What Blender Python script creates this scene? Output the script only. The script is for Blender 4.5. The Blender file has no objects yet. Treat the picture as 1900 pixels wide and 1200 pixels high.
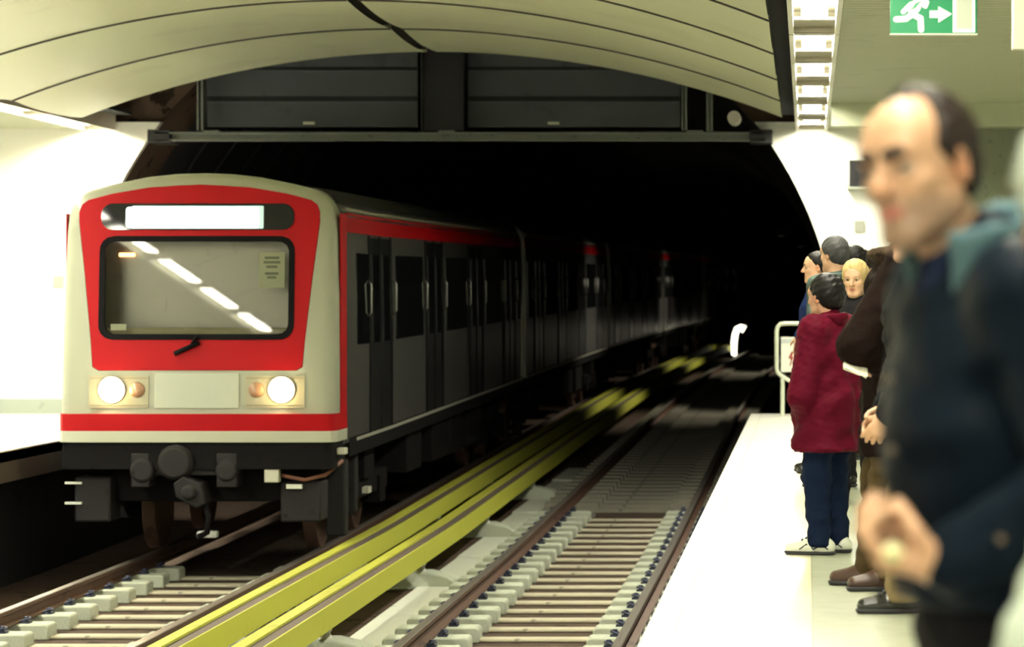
import bpy, bmesh, math, random
import numpy as np
from mathutils import Vector, Matrix

random.seed(7)
PI = math.pi
S = bpy.context.scene
COL = S.collection

# ------------------------------------------------------------------ camera, world, exposure
CAM_Z = 1.33
cam_data = bpy.data.cameras.new('camera')
cam = bpy.data.objects.new('camera', cam_data)
COL.objects.link(cam)
cam.location = (0, 0, CAM_Z)
cam.rotation_euler = (PI / 2, 0, 0)
cam_data.sensor_width = 36.0
cam_data.lens = 5200 / 1900 * 36.0
cam_data.shift_x = -(1498 - 950) / 1900
cam_data.shift_y = -(600 - 553) / 1900
cam_data.clip_end = 400
cam_data.dof.use_dof = True
cam_data.dof.focus_distance = 17.0
cam_data.dof.aperture_fstop = 3.5
S.camera = cam
w = bpy.data.worlds.new('world'); S.world = w
w.use_nodes = True
bg = w.node_tree.nodes['Background']
bg.inputs[0].default_value = (1.0, 0.97, 0.82, 1)
bg.inputs[1].default_value = 0.38
S.view_settings.view_transform = 'Standard'
S.view_settings.look = 'None'
S.view_settings.gamma = 1.0
S.view_settings.use_curve_mapping = False
S.view_settings.exposure = 0.8
LAMP_COL = (1.0, 0.965, 0.80)
LAMP_STRENGTH = 74.0

# ------------------------------------------------------------------ materials
def mat(name, color, rough=0.5, metal=0.0, spec=0.5, var=0.0, vscale=8.0, bump=0.0, bscale=40.0, coat=0.0, stretch=None, color2=None):
    m = bpy.data.materials.new(name); m.use_nodes = True
    nt = m.node_tree; b = nt.nodes['Principled BSDF']
    b.inputs['Base Color'].default_value = (*color, 1)
    b.inputs['Roughness'].default_value = rough
    b.inputs['Metallic'].default_value = metal
    b.inputs['Specular IOR Level'].default_value = spec
    if coat:
        b.inputs['Coat Weight'].default_value = coat
        b.inputs['Coat Roughness'].default_value = 0.08
    if var or bump:
        tc = nt.nodes.new('ShaderNodeTexCoord')
        src = tc.outputs['Object']
        if stretch:
            mp = nt.nodes.new('ShaderNodeMapping'); mp.inputs['Scale'].default_value = stretch
            nt.links.new(src, mp.inputs['Vector']); src = mp.outputs['Vector']
    if var:
        n = nt.nodes.new('ShaderNodeTexNoise'); n.inputs['Scale'].default_value = vscale
        n.inputs['Detail'].default_value = 5
        nt.links.new(src, n.inputs['Vector'])
        mx = nt.nodes.new('ShaderNodeMix'); mx.data_type = 'RGBA'
        c2 = color2 or tuple(c * (1 - var) for c in color)
        c1 = color if color2 else tuple(min(1, c * (1 + var * 0.5)) for c in color)
        mx.inputs[6].default_value = (*c2, 1); mx.inputs[7].default_value = (*c1, 1)
        rp = nt.nodes.new('ShaderNodeMapRange')
        rp.inputs[1].default_value = 0.35; rp.inputs[2].default_value = 0.385
        nt.links.new(n.outputs['Fac'], rp.inputs[0])
        nt.links.new(rp.outputs[0], mx.inputs[0])
        nt.links.new(mx.outputs[2], b.inputs['Base Color'])
    if bump:
        n2 = nt.nodes.new('ShaderNodeTexNoise'); n2.inputs['Scale'].default_value = bscale
        n2.inputs['Detail'].default_value = 4
        nt.links.new(src, n2.inputs['Vector'])
        bp = nt.nodes.new('ShaderNodeBump'); bp.inputs['Strength'].default_value = bump
        bp.inputs['Distance'].default_value = 0.02
        nt.links.new(n2.outputs['Fac'], bp.inputs['Height'])
        nt.links.new(bp.outputs[0], b.inputs['Normal'])
    return m

def emit(name, color, strength):
    m = bpy.data.materials.new(name); m.use_nodes = True
    b = m.node_tree.nodes['Principled BSDF']
    b.inputs['Base Color'].default_value = (0.8, 0.8, 0.8, 1)
    b.inputs['Emission Color'].default_value = (*color, 1)
    b.inputs['Emission Strength'].default_value = strength
    return m

# ------------------------------------------------------------------ mesh collector
class MB:
    def __init__(self):
        self.v = []; self.f = []
    def add(self, vs, fs):
        o = len(self.v); self.v += [tuple(p) for p in vs]
        self.f += [tuple(i + o for i in q) for q in fs]
        return self
    def box(self, x0, x1, y0, y1, z0, z1):
        vs = [(x, y, z) for z in (z0, z1) for y in (y0, y1) for x in (x0, x1)]
        return self.add(vs, [(0, 2, 3, 1), (4, 5, 7, 6), (0, 1, 5, 4), (2, 6, 7, 3), (0, 4, 6, 2), (1, 3, 7, 5)])
    def prism(self, pts, a, b, axis='y', skew=None):
        """polygon pts (2-D) swept along axis from a to b. axis y: pts=(x,z); x: pts=(y,z); z: pts=(x,y)"""
        n = len(pts)
        def P(p, t):
            return {'y': (p[0], t, p[1]), 'x': (t, p[0], p[1]), 'z': (p[0], p[1], t)}[axis]
        vs = [P(p, a) for p in pts] + [P(p, b) for p in pts]
        fs = [tuple(range(n)), tuple(reversed(range(n, 2 * n)))]
        fs += [((i + 1) % n, i, n + i, n + (i + 1) % n) for i in range(n)]
        return self.add(vs, fs)
    def tube(self, path, r, seg=10, closed=False):
        P = [Vector(p) for p in path]; n = len(P); vs = []; fs = []
        rr = r if isinstance(r, (list, tuple)) else [r] * n
        up = Vector((0, 0, 1)); prev = None
        for i in range(n):
            if closed: t = P[(i + 1) % n] - P[i - 1]
            else: t = P[min(i + 1, n - 1)] - P[max(i - 1, 0)]
            t.normalize()
            if prev is None:
                a = t.orthogonal().normalized()
            else:
                a = (prev - t * prev.dot(t))
                a = a.normalized() if a.length > 1e-6 else t.orthogonal().normalized()
            prev = a; b = t.cross(a)
            for k in range(seg):
                th = 2 * PI * k / seg
                vs.append(P[i] + (a * math.cos(th) + b * math.sin(th)) * rr[i])
        m = n if closed else n - 1
        for i in range(m):
            j = (i + 1) % n
            for k in range(seg):
                k2 = (k + 1) % seg
                fs.append((i * seg + k, i * seg + k2, j * seg + k2, j * seg + k))
        if not closed:
            fs.append(tuple(reversed(range(seg)))); fs.append(tuple((n - 1) * seg + k for k in range(seg)))
        return self.add(vs, fs)
    def lathe(self, prof, c=(0, 0, 0), axis='z', seg=20):
        """prof list of (radius, along)"""
        vs = []; fs = []; n = len(prof)
        for (r, h) in prof:
            for k in range(seg):
                a = 2 * PI * k / seg; x, y = r * math.cos(a), r * math.sin(a)
                q = {'z': (x, y, h), 'y': (x, h, y), 'x': (h, x, y)}[axis]
                vs.append((q[0] + c[0], q[1] + c[1], q[2] + c[2]))
        for i in range(n - 1):
            for k in range(seg):
                k2 = (k + 1) % seg
                fs.append((i * seg + k, i * seg + k2, (i + 1) * seg + k2, (i + 1) * seg + k))
        fs.append(tuple(reversed(range(seg)))); fs.append(tuple((n - 1) * seg + k for k in range(seg)))
        return self.add(vs, fs)
    def loft(self, loops, cap0=True, cap1=True, closed=True):
        n = len(loops[0]); vs = [p for l in loops for p in l]; fs = []
        for i in range(len(loops) - 1):
            for k in range(n if closed else n - 1):
                k2 = (k + 1) % n
                fs.append((i * n + k, i * n + k2, (i + 1) * n + k2, (i + 1) * n + k))
        if cap0: fs.append(tuple(reversed(range(n))))
        if cap1: fs.append(tuple((len(loops) - 1) * n + k for k in range(n)))
        return self.add(vs, fs)
    def build(self, name, m, parent=None, smooth=None, bevel=0.0, bseg=2, loc=None):
        me = bpy.data.meshes.new(name)
        me.from_pydata(self.v, [], self.f); me.update()
        bm = bmesh.new(); bm.from_mesh(me)
        bmesh.ops.recalc_face_normals(bm, faces=bm.faces)
        bm.to_mesh(me); bm.free()
        me.materials.append(m)
        o = bpy.data.objects.new(name, me); COL.objects.link(o)
        if parent: o.parent = parent
        if loc: o.location = loc
        if bevel:
            md = o.modifiers.new('bevel', 'BEVEL'); md.width = bevel; md.segments = bseg
            md.limit_method = 'ANGLE'; md.angle_limit = math.radians(35)
        if smooth or bevel:
            me.shade_smooth()
            ang = math.radians(smooth if smooth and smooth is not True else 40)
            if smooth is not True or bevel:
                es = me.attributes.get('sharp_edge') or me.attributes.new('sharp_edge', 'BOOLEAN', 'EDGE')
                bm = bmesh.new(); bm.from_mesh(me); bm.edges.ensure_lookup_table()
                vals = [(e.calc_face_angle(0) > ang) for e in bm.edges]
                bm.free(); es.data.foreach_set('value', vals)
        return o

def tag(o, label=None, cat=None, group=None, kind=None):
    if label: o['label'] = label
    if cat: o['category'] = cat
    if group: o['group'] = group
    if kind: o['kind'] = kind
    return o

def thing(name, label, cat, loc=(0, 0, 0), rz=0.0, group=None):
    o = bpy.data.objects.new(name, None); COL.objects.link(o)
    o.empty_display_size = 0.1
    o.location = loc; o.rotation_euler = (0, 0, rz)
    return tag(o, label, cat, group)

def struct(o):
    o['kind'] = 'structure'; return o

def kids(root):
    return [c for c in bpy.data.objects if c.parent == root]

def dup(root, loc, label, rz=None, cache={}):
    r = root.copy(); COL.objects.link(r); r.location = loc
    if rz is not None: r.rotation_euler = (0, 0, rz)
    r['label'] = label
    if root.name not in cache:
        cache[root.name] = [(c, kids(c)) for c in kids(root)]
    for c, gs in cache[root.name]:
        d = c.copy(); COL.objects.link(d); d.parent = r
        for g in gs:
            e = g.copy(); COL.objects.link(e); e.parent = d
    return r

def rrect(x0, x1, z0, z1, r, n=6):
    pts = []
    for cx, cz, a0 in ((x1 - r, z1 - r, 0), (x0 + r, z1 - r, 90), (x0 + r, z0 + r, 180), (x1 - r, z0 + r, 270)):
        for i in range(n + 1):
            a = math.radians(a0 + 90 * i / n)
            pts.append((cx + r * math.cos(a), cz + r * math.sin(a)))
    return pts

ORD = ['first', 'second', 'third', 'fourth', 'fifth', 'sixth', 'seventh', 'eighth', 'ninth', 'tenth', 'eleventh', 'twelfth',
       'thirteenth', 'fourteenth', 'fifteenth', 'sixteenth', 'seventeenth', 'eighteenth', 'nineteenth', 'twentieth',
       'twenty-first', 'twenty-second', 'twenty-third', 'twenty-fourth', 'twenty-fifth', 'twenty-sixth', 'twenty-seventh',
       'twenty-eighth', 'twenty-ninth', 'thirtieth']

def rise(y):
    """the line climbs gently once past the end of the platforms"""
    return 0.0 if y < 27 else 0.009 * (y - 27)

def bend(y):
    """sideways shift of the tunnel's centre line (the line curves gently beyond the station)"""
    return 0.0 if y < 48 else (y - 48) ** 2 / 2600.0
# ------------------------------------------------------------------ the setting
ZR = -1.05            # rail top
ZB = -1.29            # track bed
YEND = 32.3           # end of the platforms and portal wall
YB = -12.0            # behind the camera
ZC = 3.28             # platform ceilings
VC = -4.055           # vault centre
TCX, TCZ, TR = -4.03, 0.64, 4.37

M_white_wall = mat('white_wall_cladding', (0.90, 0.90, 0.83), 0.5, var=0.06, vscale=1.5)
M_cream = mat('cream_vault_panel', (0.69, 0.71, 0.50), 0.34, spec=0.5, var=0.05, vscale=0.7)
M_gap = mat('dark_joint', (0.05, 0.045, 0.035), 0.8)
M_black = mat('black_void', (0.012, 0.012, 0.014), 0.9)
M_conc = mat('grey_concrete', (0.50, 0.52, 0.44), 0.85, var=0.35, vscale=3, bump=0.3, bscale=30)
M_rough_conc = mat('brown_rough_concrete', (0.075, 0.052, 0.038), 0.9, spec=0.1, var=0.6, vscale=4, bump=0.6, bscale=9)
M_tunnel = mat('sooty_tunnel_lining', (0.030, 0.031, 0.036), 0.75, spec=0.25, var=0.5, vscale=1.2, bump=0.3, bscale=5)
M_bed = mat('grimy_track_bed', (0.060, 0.040, 0.030), 0.9, spec=0.2, var=0.5, vscale=5, bump=0.5, bscale=25)
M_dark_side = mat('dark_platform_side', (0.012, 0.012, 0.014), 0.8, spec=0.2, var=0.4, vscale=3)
M_granite = mat('grey_green_stone', (0.20, 0.22, 0.155), 0.5, var=0.2, vscale=10)
M_base = mat('grey_green_skirting', (0.30, 0.34, 0.29), 0.5, var=0.1)

def floor_material():
    m = mat('pale_terrazzo', (0.80, 0.79, 0.71), 0.38, var=0.08, vscale=3)
    nt = m.node_tree; b = nt.nodes['Principled BSDF']
    tc = nt.nodes.new('ShaderNodeNewGeometry')
    sep = nt.nodes.new('ShaderNodeSeparateXYZ'); nt.links.new(tc.outputs['Position'], sep.inputs[0])
    # greyer mottled slabs away from the edge, a yellowish strip between
    n = nt.nodes.new('ShaderNodeTexNoise'); n.inputs['Scale'].default_value = 9; n.inputs['Detail'].default_value = 6
    nt.links.new(tc.outputs['Position'], n.inputs['Vector'])
    mx = nt.nodes.new('ShaderNodeMix'); mx.data_type = 'RGBA'
    mx.inputs[6].default_value = (0.27, 0.30, 0.21, 1); mx.inputs[7].default_value = (0.46, 0.48, 0.37, 1)
    nt.links.new(n.outputs['Fac'], mx.inputs[0])
    old = b.inputs['Base Color'].links[0].from_socket
    def step(edge):
        g = nt.nodes.new('ShaderNodeMath'); g.operation = 'GREATER_THAN'; g.inputs[1].default_value = edge
        nt.links.new(sep.outputs[0], g.inputs[0]); return g.outputs[0]
    m1 = nt.nodes.new('ShaderNodeMix'); m1.data_type = 'RGBA'
    nt.links.new(step(-0.085), m1.inputs[0]); nt.links.new(old, m1.inputs[6]); m1.inputs[7].default_value = (0.72, 0.66, 0.47, 1)
    m2 = nt.nodes.new('ShaderNodeMix'); m2.data_type = 'RGBA'
    nt.links.new(step(0.02), m2.inputs[0]); nt.links.new(m1.outputs[2], m2.inputs[6]); nt.links.new(mx.outputs[2], m2.inputs[7])
    # slab joints
    br = nt.nodes.new('ShaderNodeTexBrick'); br.offset = 0.0
    br.inputs['Scale'].default_value = 1.0; br.inputs['Mortar Size'].default_value = 0.004
    br.inputs['Brick Width'].default_value = 0.55; br.inputs['Row Height'].default_value = 0.9
    br.inputs['Color1'].default_value = (1, 1, 1, 1); br.inputs['Color2'].default_value = (0.93, 0.93, 0.92, 1)
    br.inputs['Mortar'].default_value = (0.7, 0.7, 0.66, 1)
    mp = nt.nodes.new('ShaderNodeMapping'); mp.inputs['Location'].default_value = (-0.02, 0, 0)
    nt.links.new(tc.outputs['Position'], mp.inputs['Vector']); nt.links.new(mp.outputs[0], br.inputs['Vector'])
    mm = nt.nodes.new('ShaderNodeMix'); mm.data_type = 'RGBA'; mm.blend_type = 'MULTIPLY'; mm.inputs[0].default_value = 1.0
    nt.links.new(m2.outputs[2], mm.inputs[6]); nt.links.new(br.outputs['Color'], mm.inputs[7])
    nt.links.new(mm.outputs[2], b.inputs['Base Color'])
    return m
M_floor = floor_material()

XL, XR = -11.0, 3.6   # outer walls
struct(MB().box(-0.65, XR, YB, YEND, -0.10, 0.0).build('floor_platform', M_floor))
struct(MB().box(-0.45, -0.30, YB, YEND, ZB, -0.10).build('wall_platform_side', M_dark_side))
struct(MB().box(XL, -7.0, YB, YEND, -0.10, 0.0).build('floor_opposite_platform', M_floor))
struct(MB().box(-7.035, -7.0, YB, YEND, -0.28, -0.012).build('trim_platform_edge', mat('dark_bronze_edge', (0.06, 0.05, 0.042), 0.5)))
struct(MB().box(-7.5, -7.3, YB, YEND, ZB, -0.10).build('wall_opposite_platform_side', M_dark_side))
struct(MB().loft([[(XL, y, ZB - 0.3 + rise(y)), (XR, y, ZB - 0.3 + rise(y)), (XR, y, ZB + rise(y)), (XL, y, ZB + rise(y))] for y in (YB, 27, 180)]).build('floor_trackbed', M_bed))
struct(MB().box(XL - 0.2, XL, YB, YEND + 0.8, ZB, 6.4).build('wall_left', M_white_wall))
struct(MB().box(XR, XR + 0.2, YB, YEND + 0.8, ZB, 6.4).build('wall_right', M_white_wall))
struct(MB().box(XL, XR, YB, 33.2, 6.2, 6.4).build('ceiling_light_blocker', M_black))  # unseen slab, added to keep world light out of the portal recess
struct(MB().box(XL, XR, YB - 0.1, YB, 3.5, 6.4).build('wall_light_blocker', M_black))  # unseen panel added to stop world light entering above the vault

# ---- vaulted ceiling over the tracks: rows of curved panels with open joints and a dark slot along the crown
VHW, VSAG = 3.785, 0.71
VRAD = (VHW ** 2 + VSAG ** 2) / (2 * VSAG)
def vault_z(dx):
    return ZC + VSAG - VRAD + math.sqrt(VRAD ** 2 - dx ** 2)
vb = MB(); NY, NX = 6, 22
y1 = 30.3; PL = 2.66
while y1 > YB:
    y0 = y1 - PL
    for (xa, xb) in ((-VHW, -0.055), (0.055, VHW)):
        g = 0.017
        vs = []; fs = []
        for i in range(NX + 1):
            dx = xa + (xb - xa) * i / NX
            for j in range(NY + 1):
                t = j / NY
                yy = y0 + g + (PL - 2 * g) * t
                bul = 0.035 * (1 - (2 * t - 1) ** 2)
                vs.append((VC + dx, yy, vault_z(dx) - bul))
        for i in range(NX):
            for j in range(NY):
                a = i * (NY + 1) + j
                fs.append((a, a + 1, a + NY + 2, a + NY + 1))
        # return lips at both ends of a panel
        n0 = len(vs)
        for i in range(NX + 1):
            dx = xa + (xb - xa) * i / NX
            for yy in (y0 + g, y0 + g + PL - 2 * g):
                vs.append((VC + dx, yy, vault_z(dx) + 0.03))
        for i in range(NX):
            a = i * (NY + 1); b = n0 + i * 2
            fs.append((a, a + NY + 1, b + 2, b)); fs.append((a + NY, b + 1, b + 3, a + 2 * NY + 1))
        vb.add(vs, fs)
    y1 = y0
struct(vb.build('ceiling_vault', M_cream, smooth=30))
vj = MB(); y1 = 30.3
while y1 > YB:
    y1 -= PL
    for (xa, xb) in ((-VHW, -0.055), (0.055, VHW)):
        L = []
        for i in range(NX + 1):
            dx = xa + (xb - xa) * i / NX; z = vault_z(dx)
            L.append([(VC + dx, y1 - 0.02, z - 0.013), (VC + dx, y1 + 0.02, z - 0.013), (VC + dx, y1 + 0.02, z + 0.02), (VC + dx, y1 - 0.02, z + 0.02)])
        vj.loft(L)
struct(vj.build('trim_vault_joints', M_gap, smooth=30))
vk = MB(); vs = []; fs = []
for i in range(41):
    dx = -VHW + 2 * VHW * i / 40
    for yy in (YB, 30.25): vs.append((VC + dx, yy, vault_z(dx) + 0.055))
for i in range(40): fs.append((2 * i, 2 * i + 1, 2 * i + 3, 2 * i + 2))
struct(vk.add(vs, fs).build('ceiling_vault_backing', M_gap, smooth=True))

# ---- flat slatted ceiling above the platforms
M_slat = mat('greenish_beige_slat', (0.36, 0.375, 0.245), 0.5, var=0.06, vscale=2)
M_slat_back = mat('slat_shadow_gap', (0.16, 0.155, 0.105), 0.8)
def slats(x0, x1, y0, y1, name):
    mb = MB(); y = y0; p = 0.15
    while y < y1 - 0.01:
        mb.box(x0, x1, y, min(y + p - 0.018, y1), ZC, ZC + 0.03); y += p
    struct(mb.build(name, M_slat))
    struct(MB().box(x0, x1, y0, y1, ZC + 0.03, ZC + 0.06).build(name + '_backing', M_slat_back))
slats(0.24, XR, YB, 28.0, 'ceiling_platform')
slats(XL, -8.36, YB, YEND, 'ceiling_opposite_platform')
struct(MB().box(0.24, XR, 28.0, 28.12, 3.05, ZC + 0.06).build('ceiling_bulkhead', mat('pale_bulkhead', (0.42, 0.45, 0.31), 0.5)))
struct(MB().box(0.24, XR, 28.12, YEND, ZC, ZC + 0.05).build('ceiling_recess', M_slat))
struct(MB().box(-0.33, -0.14, YB, YEND, ZC + 0.16, ZC + 0.2).build('ceiling_slot', M_black))
struct(MB().box(-8.0, -7.78, YB, YEND, ZC + 0.16, ZC + 0.2).build('ceiling_slot_opposite', M_black))

# ---- portal: white cladding each side of the round opening, rough concrete above
def portal_panel(side, z0, z1, y0, y1, xo, r, name, m, zi=None):
    """wall between the circle and the straight outer edge xo on one side"""
    n = 28; L = []
    for i in range(n + 1):
        z = z0 + (z1 - z0) * i / n
        d = r * r - (z - TCZ) ** 2
        x = TCX + side * (math.sqrt(d) if d > 0 else 0.0)
        L.append((x, z))
    mb = MB(); vs = []; fs = []
    for (x, z) in L:
        vs += [(x, y0, z), (xo, y0, z), (x, y1, z), (xo, y1, z)]
    for i in range(n):
        a = 4 * i; b = a + 4
        fs += [(a, a + 1, b + 1, b), (a + 2, b + 2, b + 3, a + 3), (a, b, b + 2, a + 2), (a + 1, a + 3, b + 3, b + 1)]
    fs += [(0, 2, 3, 1), (4 * n, 4 * n + 1, 4 * n + 3, 4 * n + 2)]
    return struct(mb.add(vs, fs).build(name, m, smooth=30))
portal_panel(-1, 0.0, 3.36, YEND, YEND + 0.12, XL, TR, 'wall_portal_left', M_white_wall)
portal_panel(1, 0.0, 3.36, YEND, YEND + 0.12, 1.05, TR, 'wall_portal_right', M_white_wall)
portal_panel(-1, ZB, 6.2, YEND + 0.12, YEND + 1.5, XL, TR + 0.02, 'wall_portal_concrete_left', M_rough_conc)
portal_panel(1, ZB, 6.2, YEND + 0.12, YEND + 1.5, XR, TR + 0.02, 'wall_portal_concrete_right', M_rough_conc)
struct(MB().box(1.05, XR, YEND - 0.03, YEND + 0.09, 0.0, ZC).build('wall_recess', M_granite))
struct(MB().box(XL, -8.42, YEND - 0.03, YEND, 0.0, 0.17).build('baseboard_left', M_base))
struct(MB().box(0.40, 1.05, YEND - 0.03, YEND, 0.0, 0.17).build('baseboard_right', M_base))

# ---- tunnel lining with ring joints, gently curving
tb = MB(); vs = []; fs = []; NS = 56
ys = [(YEND + 1.49, 0.3)]; y = YEND + 1.5
while y < 178:
    ys += [(y, 0.0), (y + 1.40, 0.0), (y + 1.42, 0.05), (y + 1.50, 0.05)]; y += 1.52
for (yy, gr) in ys:
    for k in range(NS):
        a = 2 * PI * k / NS
        vs.append((TCX + bend(yy) + (TR + gr) * math.cos(a), yy, TCZ + rise(yy) + (TR + gr) * math.sin(a)))
for i in range(len(ys) - 1):
    for k in range(NS):
        k2 = (k + 1) % NS
        fs.append((i * NS + k, (i + 1) * NS + k, (i + 1) * NS + k2, i * NS + k2))
fs.append(tuple((len(ys) - 1) * NS + k for k in range(NS)))
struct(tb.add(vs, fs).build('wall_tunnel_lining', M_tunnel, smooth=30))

# ------------------------------------------------------------------ fluorescent ceiling luminaires in two rows
M_lum = mat('cream_luminaire_metal', (0.72, 0.71, 0.58), 0.4)
M_lum2 = mat('beige_end_plate', (0.30, 0.27, 0.19), 0.5)
M_tube = emit('lit_diffuser', LAMP_COL, LAMP_STRENGTH)
def luminaire(name, label, loc, glow):
    t = thing(name, label, 'ceiling light', loc, 0, None)
    L = 2.48; mb = MB()
    mb.box(-0.185, -0.150, 0, L - .006, -0.02, 0.14); mb.box(0.150, 0.185, 0, L - .006, -0.02, 0.14)
    mb.box(-0.185, 0.185, 0, L - .006, 0.14, 0.16)
    mb.build('housing', M_lum, t)
    a = (L - glow) / 2
    lv = MB()
    lv.box(-0.150, 0.150, 0.0, 0.03, -0.005, 0.14); lv.box(-0.150, 0.150, 0.03, a, 0.03, 0.05); lv.build('end_plate', M_lum2, t)
    lv = MB(); lv.box(-0.150, 0.150, L - 0.04, L - 0.008, -0.005, 0.14); lv.box(-0.150, 0.150, L - a, L - 0.04, 0.03, 0.05); lv.build('end_plate', M_lum2, t)
    MB().prism(rrect(-0.092, 0.092, a, L - a, 0.03), 0.045, 0.055, 'z').build('diffuser', M_tube, t)
    return t
PITCH = 2.53
lumA = luminaire('ceiling_luminaire', 'x', (0.05, 29.4 - 1.24, ZC), 1.30)
lumB = luminaire('ceiling_luminaire', 'x', (-8.15, 32.28 - 2.48, ZC), 2.05)
for i in range(16):
    la = 'white ceiling light over the waiting people, %s in the row counting from the tunnel' % ORD[i]
    lb = 'white ceiling light above the empty far platform, %s in the row counting from the tunnel' % ORD[i]
    if i == 0:
        lumB['label'] = lb; lumB['group'] = 'lights over the empty platform'
        lumA['group'] = 'lights over the crowded platform'
        q = dup(lumA, (0.05, 30.66, ZC), la); q.scale = (1, 0.65, 1)      # shorter light against the end wall
    elif i == 1:
        lumA['label'] = la; dup(lumB, (-8.15, 29.8 - 2.48, ZC), lb)
    else:
        dup(lumA, (0.05, 29.4 - 1.24 - PITCH * (i - 1), ZC), la); dup(lumB, (-8.15, 29.8 - 2.48 * i, ZC), lb)

# ------------------------------------------------------------------ steelwork, ducts in the dark recess above the portal
M_steel = mat('grey_painted_steel', (0.15, 0.165, 0.15), 0.5, 0.2, var=0.2)
M_dark_steel = mat('dark_steel', (0.015, 0.015, 0.018), 0.6, 0.2)
M_duct = mat('blue_grey_sheet_metal', (0.065, 0.075, 0.085), 0.5, 0.2, var=0.15, vscale=2)
def PX(x, y, Y):
    """point at depth Y seen at pixel (x, y) of the photograph"""
    s = 5200.0 / Y
    return ((x - 1498) / s, CAM_Z + (553 - y) / s)
YG = 31.9
xa, zt = PX(290, 246, YG); xb, zb = PX(1420, 262, YG)
gt = thing('steel_girder', 'long grey steel girder spanning the tunnel mouth below the vault', 'girder', (0, YG, zb))
g = MB(); hgt = zt - zb
g.box(xa, xb, -0.10, 0.10, 0, 0.018); g.box(xa, xb, -0.10, 0.10, hgt - 0.018, hgt); g.box(xa, xb, -0.012, 0.012, 0.018, hgt - 0.018)
g.build('beam', M_steel, gt)
for xe in (xa + 0.05, xb - 0.05):
    MB().box(xe - 0.13, xe + 0.13, -0.10, YEND - YG, -0.02, hgt + 0.03).build('end_bracket', M_dark_steel, gt, bevel=0.008)
for px in (395, 830, 1290):
    x0, _ = PX(px, 250, YG)
    MB().box(x0 - 0.09, x0 + 0.09, -0.095, 0.09, hgt, hgt + 0.02).build('foot_plate', M_steel, gt)
def post(px, w_, label, m, topy):
    x0, z1 = PX(px, topy, YG)
    t = thing('steel_post', label, 'post', (x0, YG, zt + 0.021), 0, 'posts standing on the girder')
    h = z1 - zt + 0.5
    MB().box(-w_, -w_ + 0.02, -0.09, 0.09, 0, h).box(w_ - 0.02, w_, -0.09, 0.09, 0, h).box(-w_ + .02, w_ - .02, -0.008, 0.008, 0, h).build('column', m, t)
post(822, 0.24, 'wide black steel post at the middle of the girder', M_dark_steel, 90)
post(374, 0.035, 'slim grey steel post on the girder nearest the train', M_steel, 165)
post(1270, 0.03, 'slim grey post on the girder beside the sagging white pipe end', M_steel, 165)
post(1317, 0.035, 'outermost slim grey post on the girder, towards the platform with people', M_steel, 180)
def duct(x0, x1, label):
    xa, _ = PX(x0, 0, 32.3); xb, _ = PX(x1, 0, 32.3)
    t = thing('ventilation_duct', label, 'duct', ((xa + xb) / 2, 32.3, 3.30), 0, 'sheet metal ducts behind the girder')
    hw = (xb - xa) / 2
    mb = MB()
    for (z0, z1) in ((0.0, 0.30), (0.36, 0.66), (0.70, 1.0), (1.02, 1.5)):
        mb.prism([(-hw, z0), (hw, z0), (hw, z1), (-hw, z1)], 0.0, 0.35)
        mb.box(-hw, hw, -0.015, 0.0, z1 - 0.02, z1)
    mb.build('panel', M_duct, t)
    MB().box(-hw, hw, 0.02, 0.34, 0.0, 1.5).build('frame', M_dark_steel, t)
    MB().box(-0.10 if x0 < 700 else -0.30, 0.03 if x0 < 700 else -0.17, -0.03, 0.0, 0.03, 0.06).build('reflector', mat('pale_reflector', (.7, .72, .62), .4), t)
    return t
duct(384, 775, 'dark blue grey duct panel behind the girder on the train side of the black post')
duct(868, 1262, 'lighter blue grey duct panel behind the girder between black post and white pipe end')
px_, pz_ = PX(1362, 218, 31.5)
pt = tag(MB().lathe([(0.0, -0.10), (0.07, -0.10), (0.078, 0.0), (0.078, 0.35), (0.06, 0.36)], (0, 0, 0), 'y', 20).build('drain_pipe', mat('pale_pipe', (.55, .52, .45), .5), loc=(px_, 31.5, pz_)),
         'pale round pipe end poking out above the girder near the platform', 'pipe')
# ------------------------------------------------------------------ tracks
M_rail = mat('rusty_rail_steel', (0.10, 0.055, 0.038), 0.6, 0.3, var=0.4, vscale=6, stretch=(1, .3, 1))
M_railtop = mat('worn_rail_head', (0.34, 0.31, 0.28), 0.35, 0.8, var=0.3, vscale=5, stretch=(8, .3, 1))
M_block = mat('pale_concrete_block', (0.40, 0.43, 0.35), 0.85, var=0.22, vscale=12, bump=0.25, bscale=60)
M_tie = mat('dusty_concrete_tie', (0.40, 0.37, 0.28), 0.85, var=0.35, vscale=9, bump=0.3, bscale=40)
M_clip = mat('dark_blue_rail_clip', (0.03, 0.035, 0.07), 0.5, 0.3)
M_yellow = mat('yellow_cover_board', (0.45, 0.46, 0.065), 0.6, spec=0.2, var=0.10, vscale=5, color2=(0.38, 0.40, 0.055))
M_groove = mat('grimy_brown_groove', (0.085, 0.065, 0.055), 0.7, var=0.4, vscale=6, stretch=(3, .4, 3))
T1, T2 = -5.38, -2.06            # centre lines: the train's track, the empty track
G = 0.7525                        # half gauge to the middle of the rail head

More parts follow.
